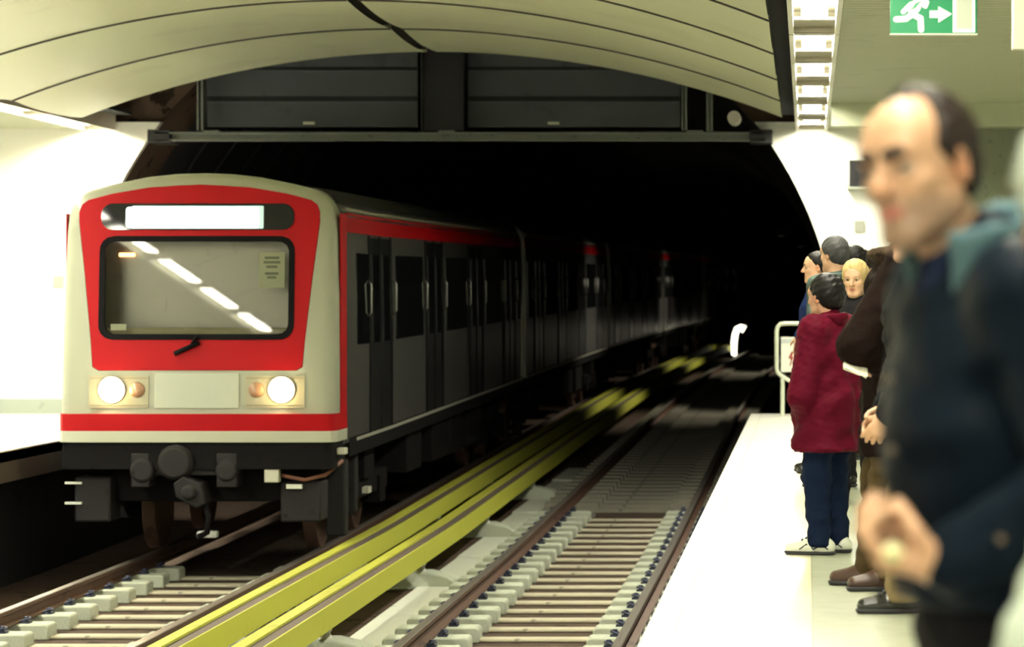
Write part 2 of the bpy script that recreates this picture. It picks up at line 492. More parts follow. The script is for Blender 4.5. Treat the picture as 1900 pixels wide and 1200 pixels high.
def rail(xc, label, y0, y1):
    t = thing('running_rail', label, 'rail', (xc, y0, ZR), 0, 'running rails')
    prof = [(-0.07, -0.118), (0.07, -0.118), (0.07, -0.108), (0.012, -0.095), (0.009, -0.05), (0.035, -0.035), (0.035, -0.006),
            (-0.035, -0.006), (-0.035, -0.035), (-0.009, -0.05), (-0.012, -0.095), (-0.07, -0.108)]
    top = [(-0.034, -0.006), (0.034, -0.006), (0.030, 0.0), (-0.030, 0.0)]
    yy = [y0 + i * 2.0 for i in range(int((y1 - y0) / 2) + 1)]
    for pr, nm, m in ((prof, 'rail_web', M_rail), (top, 'rail_head', M_railtop)):
        MB().loft([[(p[0] + bend(y), y - y0, p[1] + rise(y)) for p in pr] for y in yy]).build(nm, m, t)
rail(T1 - G, 'rusty rail of the train track, on the empty platform side', 14, 120)
rail(T1 + G, 'rusty rail of the train track, next to the yellow covers', 14, 120)
rail(T2 - G, 'rusty rail of the empty track, next to the yellow covers', 14, 120)
rail(T2 + G, 'rusty rail of the empty track, under the crowded platform edge', 14, 120)

def sleeper(label, loc, group):
    t = thing('railway_sleeper', label, 'railway sleeper', loc, 0, group)
    MB().box(-0.50, 0.50, -0.085, 0.085, 0.0, 0.028).build('tie_bar', M_tie, t, bevel=0.012)
    for sx in (-1, 1):
        b = MB()
        x0, x1 = sx * (G - 0.32), sx * (G + 0.32)
        if x0 > x1: x0, x1 = x1, x0
        b.prism([(x0, -0.002), (x1, -0.002), (x1, 0.06), (x1 - 0.03, 0.068), (sx * G + 0.10, 0.072), (sx * G - 0.10, 0.072), (x0 + 0.03, 0.115 if sx < 0 else 0.068), (x0, 0.105 if sx < 0 else 0.06)] if False else
                [(x0, -0.002), (x1, -0.002), (x1, 0.10), (x1 - 0.02, 0.118), (x0 + 0.02, 0.118), (x0, 0.10)], -0.125, 0.125)
        b2 = b.build('rail_block', M_block, t, bevel=0.012)
        for k in (-1, 1):
            c = MB(); cx = sx * G + k * 0.115
            c.box(cx - 0.035, cx + 0.035, -0.05, 0.05, 0.117, 0.13)
            c.tube([(cx - 0.03 * k, -0.04, 0.135), (cx + 0.02 * k, -0.045, 0.155), (cx + 0.03 * k, 0.0, 0.15), (cx + 0.02 * k, 0.045, 0.155), (cx - 0.03 * k, 0.04, 0.135)], 0.011, 6)
            c.lathe([(0.018, 0.13), (0.018, 0.165), (0.012, 0.17)], (cx, 0, 0), 'z', 8)
            c.build('rail_clip', M_clip, b2)
    return t
GS1, GS2 = 'sleepers of the train track', 'sleepers of the empty track'
sl = None
ZS = ZB + 0.001
SP = 0.64
for i in range(24):
    y = 17.55 + SP * i
    lab = 'pale concrete sleeper of the empty track, %s row counting up from the nearest' % ORD[i]
    if sl is None: sl = sleeper(lab, (T2, y, ZS), GS2)
    else: dup(sl, (T2, y, ZS + rise(y)), lab)
s2 = None
for i in range(14):
    y = 17.75 + SP * i
    lab = ('pale concrete sleeper in front of the train, %s row counting up from the nearest' % ORD[i]) if i < 11 else 'concrete sleeper in the dark under the train nose'
    if s2 is None:
        s2 = dup(sl, (T1, y, ZS), lab); s2['group'] = GS1
    else:
        q = dup(sl, (T1, y, ZS), lab); q['group'] = GS1
# plain sleepers down the tunnel, its shade put into their darker colour
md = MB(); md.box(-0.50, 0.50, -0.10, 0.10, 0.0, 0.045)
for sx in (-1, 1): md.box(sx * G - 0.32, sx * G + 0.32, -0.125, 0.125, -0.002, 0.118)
ds = tag(md.build('railway_sleeper', mat('shade_darkened_sleeper_concrete', (0.21, 0.20, 0.165), 0.9, spec=0.1, var=0.3), loc=(T2, 32.91, ZS)), 'concrete sleeper of the empty track inside the dark tunnel', 'railway sleeper', 'sleepers in the tunnel')
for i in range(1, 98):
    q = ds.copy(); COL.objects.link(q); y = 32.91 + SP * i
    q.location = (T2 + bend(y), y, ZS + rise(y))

# pale slab strip between the covers and the empty track
for i in range(10):
    y0 = 15.0 + 2.6 * i
    o = MB().box(-0.155, 0.185, 0.0, 2.585, 0.0, 0.035).build('slab', M_conc, loc=(-3.345, y0, ZB + rise(y0)), bevel=0.01)
    o.name = 'concrete_slab'
    lab = 'pale concrete slab beside the yellow covers, %s counting from the nearest' % ORD[i] if i < 8 else 'concrete slab beside the yellow covers inside the dark tunnel'
    tag(o, lab, 'slab', 'concrete slabs beside the covers')

# ---- third rails under yellow covers
def cover(label, loc, group):
    t = thing('third_rail_cover', label, 'rail cover', loc, 0, group)
    L = 2.595
    MB().prism([(-0.135, -0.030), (-0.135, 0.004), (-0.02, 0.018), (-0.02, -0.005)], 0, L).build('top_strip', M_yellow, t)
    MB().prism([(-0.02, -0.02), (-0.02, 0.002), (0.085, 0.002), (0.085, -0.02)], 0, L).build('groove', M_groove, t)
    MB().prism([(0.085, -0.03), (0.085, 0.014), (0.100, 0.014), (0.118, -0.150), (0.103, -0.150)], 0, L).build('side_board', M_yellow, t)
    MB().box(-0.135, -0.12, 0, L, -0.14, -0.03).build('back_board', M_yellow, t)
    return t
ZT = CAM_Z - 2.2
cv = None
for row, (xc, nm) in enumerate(((-4.03, 'in the row nearest the train'), (-3.50, 'in the row nearest the empty track'))):
    grp = 'yellow covers ' + nm
    for i in range(32):
        y = 14.4 + 2.6 * i
        lab = 'yellow third rail cover %s, %s counting from the nearest' % (nm, ORD[i]) if i < 8 else 'yellow third rail cover %s, down in the dark tunnel' % nm
        loc = (xc + bend(y), y, ZT + rise(y))
        if cv is None: cv = cover(lab, loc, grp)
        else:
            q = dup(cv, loc, lab); q['group'] = grp
            q.rotation_euler = (math.atan((rise(y + 2.6) - rise(y)) / 2.6), 0, -math.atan((bend(y + 2.6) - bend(y)) / 2.6))
# the live rails themselves, below the covers
for xc, nm in ((-4.03, 'row nearest the train'), (-3.50, 'row nearest the empty track')):
    yy = [14.4 + i * 2.6 for i in range(9)]
    o = MB().loft([[(p[0] + bend(y), y, p[1] + rise(y)) for p in ((-0.035, ZT - 0.13), (0.035, ZT - 0.13), (0.035, ZT - 0.04), (-0.035, ZT - 0.04))] for y in yy]).build('power_rail', M_rail, loc=(xc, 0, 0))
    tag(o, 'brown power rail hidden under the yellow covers of the ' + nm, 'rail')
# brackets carrying them
def bracket(label, y, i):
    t = thing('rail_bracket', label, 'bracket', (-3.50, y, ZB + rise(y)), 0, 'concrete brackets under the covers')
    MB().prism([(-0.75, 0.0), (0.33, 0.0), (0.33, 0.08), (0.27, 0.12), (0.10, 0.16), (-0.75, 0.16)], -0.17, 0.17).build('base_block', M_block, t, bevel=0.015)
    for xx in (-0.53, 0.0):
        MB().lathe([(0.06, 0.16), (0.045, 0.20), (0.06, 0.22), (0.04, 0.25), (0.055, 0.285)], (xx, 0, 0), 'z', 12).build('insulator', mat('pale_insulator', (.6, .6, .52), .4) if i == 0 and xx < 0 else bpy.data.materials['pale_insulator'], t)
for i, y in enumerate((20.3, 25.3, 30.4, 35.5)):
    bracket('pale sloping concrete bracket under the yellow covers, %s counting from the nearest' % ORD[i], y, i)

# ---- lamps far down the tunnel
M_tl = emit('tunnel_lamp_glow', (1.0, 0.93, 0.70), 3.0)
def tunnel_lamp(y, label, e, side):
    x = TCX + bend(y) + side * 3.5
    t = thing('tunnel_lamp', label, 'lamp', (x, y, 2.3 + rise(y)), 0, 'lamps on the tunnel wall')
    MB().box(-0.08 if side > 0 else -0.16, 0.16 if side > 0 else 0.08, -0.3, 0.3, 0.0, 0.10).build('housing', M_dark_steel, t)
    MB().box(-0.05, 0.05, -0.25, 0.25, -0.02, 0.0).build('lamp_glass', mat('lamp_glass', (.5, .5, .45), .2), t)
    ld = bpy.data.lights.new('lamp_light', 'SPOT'); ld.energy = e; ld.spot_size = math.radians(104); ld.spot_blend = 0.8
    ld.color = (1, .93, .72); ld.shadow_soft_size = 0.1
    l = bpy.data.objects.new('lamp_light', ld); COL.objects.link(l); l.parent = t; l.location = (-0.1 * side, 0, -0.05)
    d = Vector((T2 - 1.6 + bend(y), y, ZB)) - Vector((x, y, 2.3))
    l.rotation_euler = d.to_track_quat('-Z', 'Y').to_euler()
tunnel_lamp(54.5, 'lamp on the tunnel wall above the first lit patch of track', 300, 1)
tunnel_lamp(77.0, 'lamp on the tunnel wall above the farther lit patch of track', 300, 1)
yl = 93.5; xl, zl = PX(1366, 610, yl)
t = thing('track_lamp', 'glowing white hooked lamp post far down in the dark tunnel', 'lamp', (xl, yl, ZB + rise(yl)))
sc_ = yl / 5200.0
MB().tube([(0, 0, 0.0), (0, 0, 0.12)], 0.06, 10).build('post', M_steel, t)
pts = [(0, 0, 0.12)] + [((q[0] - 1362) * sc_, 0, PX(0, q[1], yl)[1] - ZB - rise(yl)) for q in ((1358, 657), (1358, 635), (1360, 620), (1364, 610), (1370, 607), (1377, 611))]
MB().tube(pts, [0.05, 0.08, 0.09, 0.09, 0.09, 0.09, 0.12], 10).build('lamp_tube', M_tl, t, smooth=True)
# ------------------------------------------------------------------ the metro train
M_shell = mat('grey_white_cab_shell', (0.31, 0.325, 0.245), 0.35, coat=0.1)
M_red = mat('red_train_paint', (0.34, 0.002, 0.006), 0.45, spec=0.14)
M_inox = mat('brushed_stainless_steel', (0.20, 0.20, 0.195), 0.30, 0.8, var=0.15, vscale=3, stretch=(1, 6, .4))
M_inox2 = mat('dull_steel_door', (0.022, 0.022, 0.024), 0.25, 0.3, var=0.15, vscale=3, stretch=(1, 6, .4))
M_gasket = mat('black_rubber_gasket', (0.005, 0.005, 0.006), 0.7, spec=0.08)
M_under = mat('dark_underframe', (0.007, 0.0065, 0.007), 0.85, 0.0, spec=0.08, var=0.3)
M_under2 = mat('grey_underframe_box', (0.022, 0.021, 0.022), 0.75, 0.0, spec=0.12, var=0.3)
M_darkglass = mat('dark_window_glass', (0.008, 0.009, 0.010), 0.06, spec=0.7)
M_roof = mat('grey_roof', (0.02, 0.02, 0.02), 0.9, spec=0.06)
M_lampglow = emit('headlight_glow', (1.0, 0.74, 0.36), 40.0)
M_sign_on = emit('lit_destination_panel', (0.78, 1.0, 0.98), 0.8)
M_sign_teal = emit('teal_destination_edge', (0.12, 0.42, 0.44), 0.5)

def glass_mat(name, tint, refl):
    m = bpy.data.materials.new(name); m.use_nodes = True
    nt = m.node_tree
    for n in list(nt.nodes): nt.nodes.remove(n)
    out = nt.nodes.new('ShaderNodeOutputMaterial'); mx = nt.nodes.new('ShaderNodeMixShader')
    tr = nt.nodes.new('ShaderNodeBsdfTransparent'); gl = nt.nodes.new('ShaderNodeBsdfGlossy')
    fr = nt.nodes.new('ShaderNodeFresnel'); fr.inputs['IOR'].default_value = refl
    tr.inputs[0].default_value = (*tint, 1); gl.inputs['Roughness'].default_value = 0.02
    nt.links.new(fr.outputs[0], mx.inputs[0]); nt.links.new(tr.outputs[0], mx.inputs[1]); nt.links.new(gl.outputs[0], mx.inputs[2])
    nt.links.new(mx.outputs[0], out.inputs['Surface'])
    return m
M_pane = glass_mat('windscreen_glass', (0.84, 0.84, 0.78), 1.50)

TRAIN_X, TRAIN_Y = -5.43, 24.9
train = thing('metro_train', 'red and grey metro train with lit headlights coming out of the tunnel', 'train', (TRAIN_X, TRAIN_Y, ZR))
HW = 1.228
LEAN = 0.0717
def fy(w): return LEAN * (w - 1.1)
def half_outline():
    return [(0, 1.11), (1.16, 1.11), (1.20, 1.125), (HW, 1.19), (HW, 1.8), (1.222, 2.4), (1.205, 3.0), (1.19, 3.14), (1.155, 3.245), (1.09, 3.315), (1.0, 3.355), (0.8, 3.41), (0.5, 3.47), (0.25, 3.497), (0, 3.505)]
def outline(ins=0.0):
    h = half_outline(); cz = 2.3
    pts = h + [(-x, z) for (x, z) in reversed(h[1:-1])]
    sx = 1 - ins / HW; sz = 1 - ins / 1.2
    return [(x * sx, cz + (z - cz) * sz if z > cz else cz + (z - cz) * (1 - ins * 0.25 / 1.2)) for (x, z) in pts]
RED = [(0.935, 1.735), (0.955, 2.0), (1.02, 2.6), (1.085, 3.12), (1.075, 3.20), (1.02, 3.255), (0.8, 3.315), (0.45, 3.375), (0, 3.40)]
RED = RED + [(-x, z) for (x, z) in reversed(RED[:-1])]

def ray_ring(poly, c, n=120):
    out = []
    for k in range(n):
        a = 2 * PI * k / n; d = (math.cos(a), math.sin(a)); best = None
        for i in range(len(poly)):
            p, q = poly[i], poly[(i + 1) % len(poly)]
            ex, ez = q[0] - p[0], q[1] - p[1]
            den = d[0] * ez - d[1] * ex
            if abs(den) < 1e-9: continue
            t = ((p[0] - c[0]) * ez - (p[1] - c[1]) * ex) / den
            s = ((p[0] - c[0]) * d[1] - (p[1] - c[1]) * d[0]) / den
            if t > 0 and -1e-6 <= s <= 1 + 1e-6 and (best is None or t > best): best = t
        out.append((c[0] + d[0] * best, c[1] + d[1] * best))
    return out
CC = (0, 2.45)
def P3(ring, off): return [(x, fy(z) + off, z) for (x, z) in ring]
WIN = rrect(-0.865, 0.835, 2.03, 2.915, 0.11, 8)
# shell: front ring, rounded corner, then back along the sides
mb = MB()
loops = [P3(ray_ring(RED, CC), 0.03), P3(ray_ring(RED, CC), 0.0)]
loops += [P3(ray_ring(outline(i), CC), o) for i, o in ((0.11, 0.0), (0.06, 0.012), (0.025, 0.045), (0.006, 0.10), (0.0, 0.17))]
loops.append([(x, 0.52, z) for (x, z) in ray_ring(outline(0), CC)])
mb.loft(loops, False, False)
mb.build('cab_shell', M_shell, train, smooth=35)
# red mask with the windscreen opening
mb = MB(); mb.loft([P3(ray_ring(RED, CC), 0.02), P3(ray_ring([(x * .995, 2.45 + (z - 2.45) * .995) for x, z in RED], CC), -0.006), P3(ray_ring(WIN, CC), -0.006), P3(ray_ring(WIN, CC), 0.06)], False, False)
mb.build('red_mask', M_red, train, smooth=30)
WIN2 = rrect(-0.835, 0.805, 2.06, 2.885, 0.09, 8)
WIN3 = rrect(-0.885, 0.855, 2.01, 2.935, 0.125, 8)
MB().loft([P3(ray_ring(WIN3, CC), -0.006), P3(ray_ring(WIN3, CC), -0.018), P3(ray_ring(WIN2, CC), -0.018), P3(ray_ring(WIN2, CC), 0.03)], False, False).build('windscreen_gasket', M_gasket, train, smooth=30)
ws = MB().add(P3(ray_ring(WIN, CC), -0.008), [tuple(range(120))]).build('windscreen', M_pane, train)
def leaned(x0, x1, z0, z1, off, th, name, m, parent=train, r=0.0, bevel=0.0):
    pts = rrect(x0, x1, z0, z1, r) if r else [(x0, z0), (x1, z0), (x1, z1), (x0, z1)]
    a = [(x, fy(z) - off, z) for x, z in pts]; b = [(x, fy(z) - off + th, z) for x, z in pts]
    return MB().loft([a, b]).build(name, m, parent, bevel=bevel)
# windscreen wiper
wp = MB(); wp.tube([(-0.05, fy(1.99) - 0.03, 1.97), (0.0, fy(2.02) - 0.035, 2.04)], 0.014, 8)
wp.tube([(-0.20, fy(1.9) - 0.035, 1.885), (0.02, fy(1.98) - 0.035, 1.985)], 0.022, 8)
wp.build('windscreen_wiper', M_gasket, train, smooth=True)
# cab interior
M_cab = mat('olive_cab_lining', (0.46, 0.42, 0.28), 0.7, var=0.2, vscale=2)
cab = MB(); cab.box(-1.15, 1.15, 1.25, 1.28, 1.3, 3.2); cab.box(-1.17, -1.15, 0.25, 1.28, 1.3, 3.2); cab.box(1.15, 1.17, 0.25, 1.28, 1.3, 3.2)
cab.box(-1.15, 1.15, 0.25, 1.28, 3.05, 3.08)
ci = cab.build('cab_interior', M_cab, train)
dk = MB(); dk.prism([(0.16, 1.5), (0.60, 1.5), (0.60, 2.02), (0.16, 2.12)], -1.12, 1.12, 'x'); dk.build('driver_desk', mat('olive_desk', (.30, .28, .17), .5), train, bevel=0.02)
st = MB(); st.box(-0.55, -0.08, 0.95, 1.05, 1.7, 2.35); st.build('driver_seat', mat('pale_seat', (.42, .42, .28), .8), train, bevel=0.04)
l = bpy.data.lights.new('cab_light', 'AREA'); l.energy = 7; l.size = 1.2; l.shape = 'RECTANGLE'; l.size_y = 0.5; l.color = (1, .9, .68)
lo = bpy.data.objects.new('cab_light', l); COL.objects.link(lo); lo.parent = train; lo.location = (0, 0.72, 3.03)
MB().box(-0.80, -0.66, 0.45, 0.50, 2.755, 2.79).build('cab_lamp', emit('orange_lamp', (1, .38, .12), 5), train, bevel=0.01)
nt_ = leaned(0.535, 0.765, 2.47, 2.79, -0.004, 0.003, 'notice_sheet', mat('pale_notice_paper', (.62, .66, .52), .7))
for i, (z, wd) in enumerate(((2.74, .13), (2.70, .15), (2.66, .10), (2.60, .12), (2.565, .08))):
    leaned(0.65 - wd / 2, 0.65 + wd / 2, z - 0.011, z + 0.011, 0.0045 - 0.007, 0.002, 'printed_line', mat('grey_print', (.22, .24, .2), .7) if i == 0 else bpy.data.materials['grey_print'], nt_)
leaned(-0.78, -0.64, 2.095, 2.15, -0.004, 0.003, 'small_card', bpy.data.materials['pale_notice_paper'])
# destination display
dd = leaned(-0.875, 0.845, 2.99, 3.225, 0.018, 0.02, 'destination_display', mat('black_display_glass', (.004, .005, .006), .04, spec=.25), r=0.10)
leaned(-0.60, 0.575, 3.0, 3.205, 0.0215, 0.003, 'display_edge', M_sign_teal, dd, r=0.012)
sd = leaned(-0.655, 0.535, 3.005, 3.195, 0.024, 0.003, 'lit_panel', M_sign_on, dd, r=0.03)
leaned(-0.64, -0.43, 3.10, 3.185, 0.0265, 0.002, 'route_box', emit('pale_teal_route_box', (0.30, 0.72, 0.68), 0.55), dd, r=0.01)
# lower front: light clusters, number plate, red stripe
leaned(-0.375, 0.375, 1.40, 1.715, 0.012, 0.02, 'number_panel', mat('pale_number_panel', (.38, .41, .33), .3, coat=.2), r=0.01, bevel=0.004)
for sx, nm in ((-1, 'a'), (1, 'b')):
    hl = thing('headlight', None, None); hl.parent = train
    x0, x1 = sorted((sx * 0.43, sx * 0.96))
    h = leaned(x0, x1, 1.405, 1.69, 0.010, 0.02, 'lamp_housing', mat('lamp_housing_grey', (.33, .31, .21), .4) if sx < 0 else bpy.data.materials['lamp_housing_grey'], hl, r=0.015)
    leaned(x0 + .012, x1 - .012, 1.425, 1.43, 0.0125, 0.003, 'housing_edge', mat('lamp_trim', (.16, .13, .09), .5) if sx < 0 else bpy.data.materials['lamp_trim'], hl)
    leaned(x0 + .012, x1 - .012, 1.665, 1.67, 0.0125, 0.003, 'housing_edge', bpy.data.materials['lamp_trim'], hl)
    cx = sx * 0.755
    pr = [(0.122, 0.03), (0.128, -0.012), (0.118, -0.02), (0.114, -0.015)]
    MB().lathe(pr, (cx, fy(1.56) - 0.008, 1.565), 'y', 28).build('lamp_rim', bpy.data.materials['lamp_trim'], hl, smooth=40)
    MB().lathe([(0.114, 0.0), (0.110, -0.022), (0.075, -0.045), (0.0, -0.055)], (cx, fy(1.56) - 0.02, 1.565), 'y', 28).build('lens', M_lampglow, hl, smooth=True)
    cx2 = sx * 0.53
    MB().lathe([(0.07, 0.0), (0.065, -0.012), (0.0, -0.016)], (cx2, fy(1.56) - 0.012, 1.565), 'y', 20).build('tail_lamp', mat('unlit_tail_lamp', (.34, .19, .11), .3) if sx < 0 else bpy.data.materials['unlit_tail_lamp'], hl, smooth=True)
    ld = bpy.data.lights.new('headlight_beam', 'SPOT'); ld.energy = 60; ld.spot_size = math.radians(50); ld.spot_blend = 1; ld.color = (1, .86, .6)
    lb = bpy.data.objects.new('headlight_beam', ld); COL.objects.link(lb); lb.parent = hl; lb.location = (cx, -0.08, 1.565); lb.rotation_euler = (PI / 2 - 0.06, 0, PI)
# red stripe wrapping round the nose above the white sill
rs = MB()
def nose_path(off):
    c = ((HW + off, 0.62), (HW + off, 0.17), (HW - 0.004 + off, 0.10), (HW - 0.02 + off, 0.05), (HW - 0.045 + off * .7, 0.022 - off * .7), (HW - 0.11, -off))
    return [(-x, y) for x, y in c] + [(x, y) for x, y in reversed(c)]
for z0, z1, nm, m, off in ((1.20, 1.352, 'red_stripe', M_red, 0.012), (1.10, 1.20, 'white_sill', mat('white_sill_paint', (.44, .455, .36), .35, coat=.1), 0.014)):
    a = nose_path(off); b = nose_path(-0.03)
    L = []
    for (x, y), (xi, yi) in zip(a, b):
        L.append([(x, y, z0), (x, y, z1), (xi, yi, z1), (xi, yi, z0)])
    MB().loft(L).build(nm, m, train, smooth=30)
MB().box(HW - 0.002, HW + 0.008, 0.30, 0.62, 1.352, 3.14).build('side_strip', M_red, train)
MB().box(-HW - 0.008, -HW + 0.002, 0.30, 0.62, 1.352, 3.14).build('side_strip', M_red, train)
# under the nose
bm_ = MB(); a = nose_path(-0.01)
bm_.loft([[(x, y, 0.86), (x, y, 1.10), (xi, yi + 0.1, 1.10), (xi, yi + 0.1, 0.86)] for (x, y), (xi, yi) in zip(a, nose_path(-0.08))])
bm_.build('bumper_skirt', M_under, train, smooth=30)
MB().box(-1.05, 1.05, 0.35, 0.6, 0.55, 1.0).build('headstock', M_under, train, bevel=0.02)
cp = MB(); cp.box(-0.55, 0.30, 0.05, 0.35, 0.80, 0.92); cp.box(-0.58, -0.42, 0.0, 0.3, 0.70, 1.0); cp.box(0.18, 0.36, 0.0, 0.3, 0.70, 1.0)
cp.lathe([(0.09, 0.0), (0.11, 0.03), (0.11, 0.2)], (-0.48, -0.03, 0.85), 'y', 14); cp.lathe([(0.08, 0.0), (0.1, 0.03), (0.1, 0.2)], (0.27, -0.03, 0.85), 'y', 14)
cp.lathe([(0.13, 0.0), (0.16, 0.06), (0.16, 0.2)], (-0.18, -0.08, 0.92), 'y', 16)
cp.build('coupler_frame', M_under2, train, bevel=0.01)
ch = MB(); ch.prism([(-0.16, 0.62), (0.02, 0.52), (0.10, 0.56), (0.06, 0.74), (-0.10, 0.80), (-0.18, 0.74)], -0.10, 0.25); ch.lathe([(0.05, 0), (0.07, 0.05), (0.07, 0.1)], (-0.04, -0.16, 0.66), 'y', 14)
ch.build('coupler_head', M_under2, train, bevel=0.012)
hs = MB(); hs.tube([(0.05, 0.02, 0.60), (0.12, -0.05, 0.45), (0.1, -0.02, 0.30), (0.02, 0.02, 0.26)], 0.028, 8); hs.build('air_hose', M_under, train, smooth=True)
MB().box(-0.02, 0.16, 0.1, 0.2, 0.24, 0.30).build('sensor_box', mat('pale_sensor', (.5, .52, .5), .4), train, bevel=0.01)
for x0, x1, z0, z1, nm in ((-1.12, -0.80, 0.38, 0.78, 'equipment_box'), (0.72, 1.08, 0.38, 0.74, 'equipment_box')):
    MB().box(x0, x1, 0.15, 0.55, z0, z1).build(nm, M_under2, train, bevel=0.02)
MB().box(0.60, 0.73, 0.02, 0.14, 0.74, 0.86).build('connector_socket', mat('pale_socket', (.5, .5, .42), .4), train, bevel=0.01)
MB().tube([(0.74, 0.10, 0.80), (0.95, 0.08, 0.76), (1.12, 0.15, 0.80), (1.25, 0.3, 0.92)], 0.018, 8).build('cable', mat('reddish_cable', (.18, .07, .045), .5), train, smooth=True)
MB().box(0.78, 0.92, 0.10, 0.15, 0.68, 0.72).build('name_plate', mat('shiny_plate', (.75, .78, .7), .25), train)
for z in (0.72, 0.54): MB().box(-1.20, -1.05, 0.12, 0.16, z, z + 0.02).build('step_bar', bpy.data.materials['shiny_plate'], train)
for z in (1.01,): MB().box(1.22, 1.30, 0.16, 0.30, z - .03, z + 0.03).build('corner_socket', bpy.data.materials['pale_socket'], train, bevel=0.01)

# ---- cars
def car(y0, L, first):
    h = [(HW, 1.06), (HW, 1.8), (1.224, 2.4), (1.208, 3.0), (1.195, 3.14), (1.155, 3.245), (1.09, 3.315), (1.0, 3.36), (0.8, 3.41), (0.5, 3.47), (0, 3.505)]
    prof = h + [(-x, z) for x, z in reversed(h[:-1])]
    n = 10
    zz = [q[1] for q in h[:6]]; xx_ = [q[0] for q in h[:6]]
    def bx_at(z): return float(np.interp(z, zz, xx_))
    def place(p, y):
        return (p[0] + bend(y + TRAIN_Y), y, p[1] + rise(y + TRAIN_Y))
    ysx = [y0 + L * i / n for i in range(n + 1)]
    body = MB().loft([[place(p, y) for p in prof] for y in ysx]).build('car_body', M_inox, train, smooth=30)
    # roof skin, bands, sill on both sides follow the body
    roof = [(1.16, 3.25), (1.095, 3.325), (1.0, 3.37), (0.8, 3.42), (0.5, 3.48), (0, 3.515), (-0.5, 3.48), (-0.8, 3.42), (-1.0, 3.37), (-1.095, 3.325), (-1.16, 3.25)]
    MB().loft([[place(p, y) for p in roof] for y in ysx], False, False, closed=False).build('roof', M_roof, body, smooth=30)
    for sx in (-1, 1):
        def strip(nm, m, z0, z1, x0, x1, ya, yb, parent=body, b=0.0):
            k = max(1, int((yb - ya) / 2)); Ls = []; off = x1 - HW
            for i in range(k + 1):
                y = ya + (yb - ya) * i / k
                Ls.append([place((sx * q[0], q[1]), y) for q in ((x0, z0), (bx_at(z0) + off, z0), (bx_at((z0 + z1) / 2) + off, (z0 + z1) / 2), (bx_at(z1) + off, z1), (x0, z1))])
            return MB().loft(Ls).build(nm, m, parent)
        strip('red_band', M_red, 2.985, 3.165, HW - 0.10, HW + 0.004, y0 + (0.3 if first else 0.05), y0 + L - 0.05)
        strip('sill', M_under, 0.93, 1.10, HW - 0.25, HW + 0.004, y0 + (0.3 if first else 0.02), y0 + L - 0.02)
        strip('sill_edge', bpy.data.materials['pale_gutter'] if 'pale_gutter' in bpy.data.materials else mat('pale_gutter', (.5, .5, .42), .35, .4), 1.055, 1.085, HW - 0.2, HW + 0.010, y0 + (0.7 if first else 0.05), y0 + L - 0.05)
        strip('rain_gutter', bpy.data.materials['pale_gutter'], 3.18, 3.21, HW - 0.15, HW + 0.012, y0 + 0.4, y0 + L - 0.02)
        if not first or sx > 0 or True:
            strip('end_frame', bpy.data.materials['pale_gutter'], 1.08, 3.17, HW - 0.10, HW + 0.006, y0 + L - 0.12, y0 + L - 0.02)
        nd = 4; pitch = L / nd; doors = []
        for d in range(nd):
            c = y0 + pitch * (d + 0.5) + (0.25 if first else 0.0)
            for q in (-1, 1):
                ya, yb = sorted((c, c + q * 0.66))
                dr = strip('door_leaf', M_inox2, 1.10, 2.96, HW - 0.10, HW + 0.005, ya + 0.012, yb - 0.012)
                strip('door_window', M_darkglass, 1.95, 2.80, HW - 0.05, HW + 0.012, ya + 0.13, yb - 0.13, dr)
            for yy in (c - 0.70, c, c + 0.70):
                strip('door_gap', M_gasket, 1.08, 2.98, HW - 0.05, HW + (0.009 if yy != c else 0.007), yy - 0.045, yy + 0.045)
            for q in (-1, 1):   # grab rails each side of a doorway
                yy = c + q * 0.82
                MB().tube([place((sx * (HW - 0.005), zq), yy) if zq in (2.2, 2.55) else place((sx * (HW + 0.028), zq), yy) for zq in (2.2, 2.24, 2.51, 2.55)], 0.012, 6).build('grab_rail', M_inox, body, smooth=True)
            # window between this door and the next
            ya, yb = c + 0.98, c + pitch - 0.98
            if d < nd - 1:
                strip('side_window', M_darkglass, 1.95, 2.80, HW - 0.05, HW + 0.010, ya, yb)
        ya = y0 + 0.75 if first else y0 + 0.25
        yb = y0 + pitch * 0.5 - (0.75 if not first else 0.55)
        if yb - ya > 0.3: strip('side_window', M_darkglass, 1.95, 2.80, HW - 0.05, HW + 0.010, ya, yb)
        yb = y0 + L - 0.3; ya = y0 + pitch * (nd - 0.5) + 0.98 + (0.25 if first else 0)
        if yb - ya > 0.3: strip('side_window', M_darkglass, 1.95, 2.80, HW - 0.05, HW + 0.010, ya, yb)
    # bogies and boxes below
    for yb_ in (y0 + 2.3, y0 + L - 2.3):
        bx = bend(yb_ + TRAIN_Y); up = rise(yb_ + TRAIN_Y)
        for sx in (-1, 1):
            xx = bx + sx * 0.98; bg_ = MB()
            bg_.box(xx - 0.07, xx + 0.07, yb_ - 1.5, yb_ + 1.5, 0.42 + up, 0.62 + up)
            for dy in (-1.0, 1.0): bg_.box(xx - 0.10, xx + 0.10, yb_ + dy - 0.18, yb_ + dy + 0.18, 0.30 + up, 0.57 + up)
            bg_.box(xx - 0.12, xx + 0.12, yb_ - 0.30, yb_ + 0.30, 0.61 + up, 0.9 + up)
            bg_.build('bogie_frame', M_under, body)
            for dy in (-1.0, 1.0):
                pr = [(0.42, -0.06), (0.415, 0.0), (0.415, 0.06), (0.3, 0.06)]
                MB().lathe([(0.3, -0.06)] + pr, (bx + sx * 0.7525, yb_ + dy, 0.424 + rise(yb_ + dy + TRAIN_Y)), 'x', 24).build('wheel', M_rail, body, smooth=40)
    bx = bend(y0 + L / 2 + TRAIN_Y); up = rise(y0 + L / 2 + TRAIN_Y)
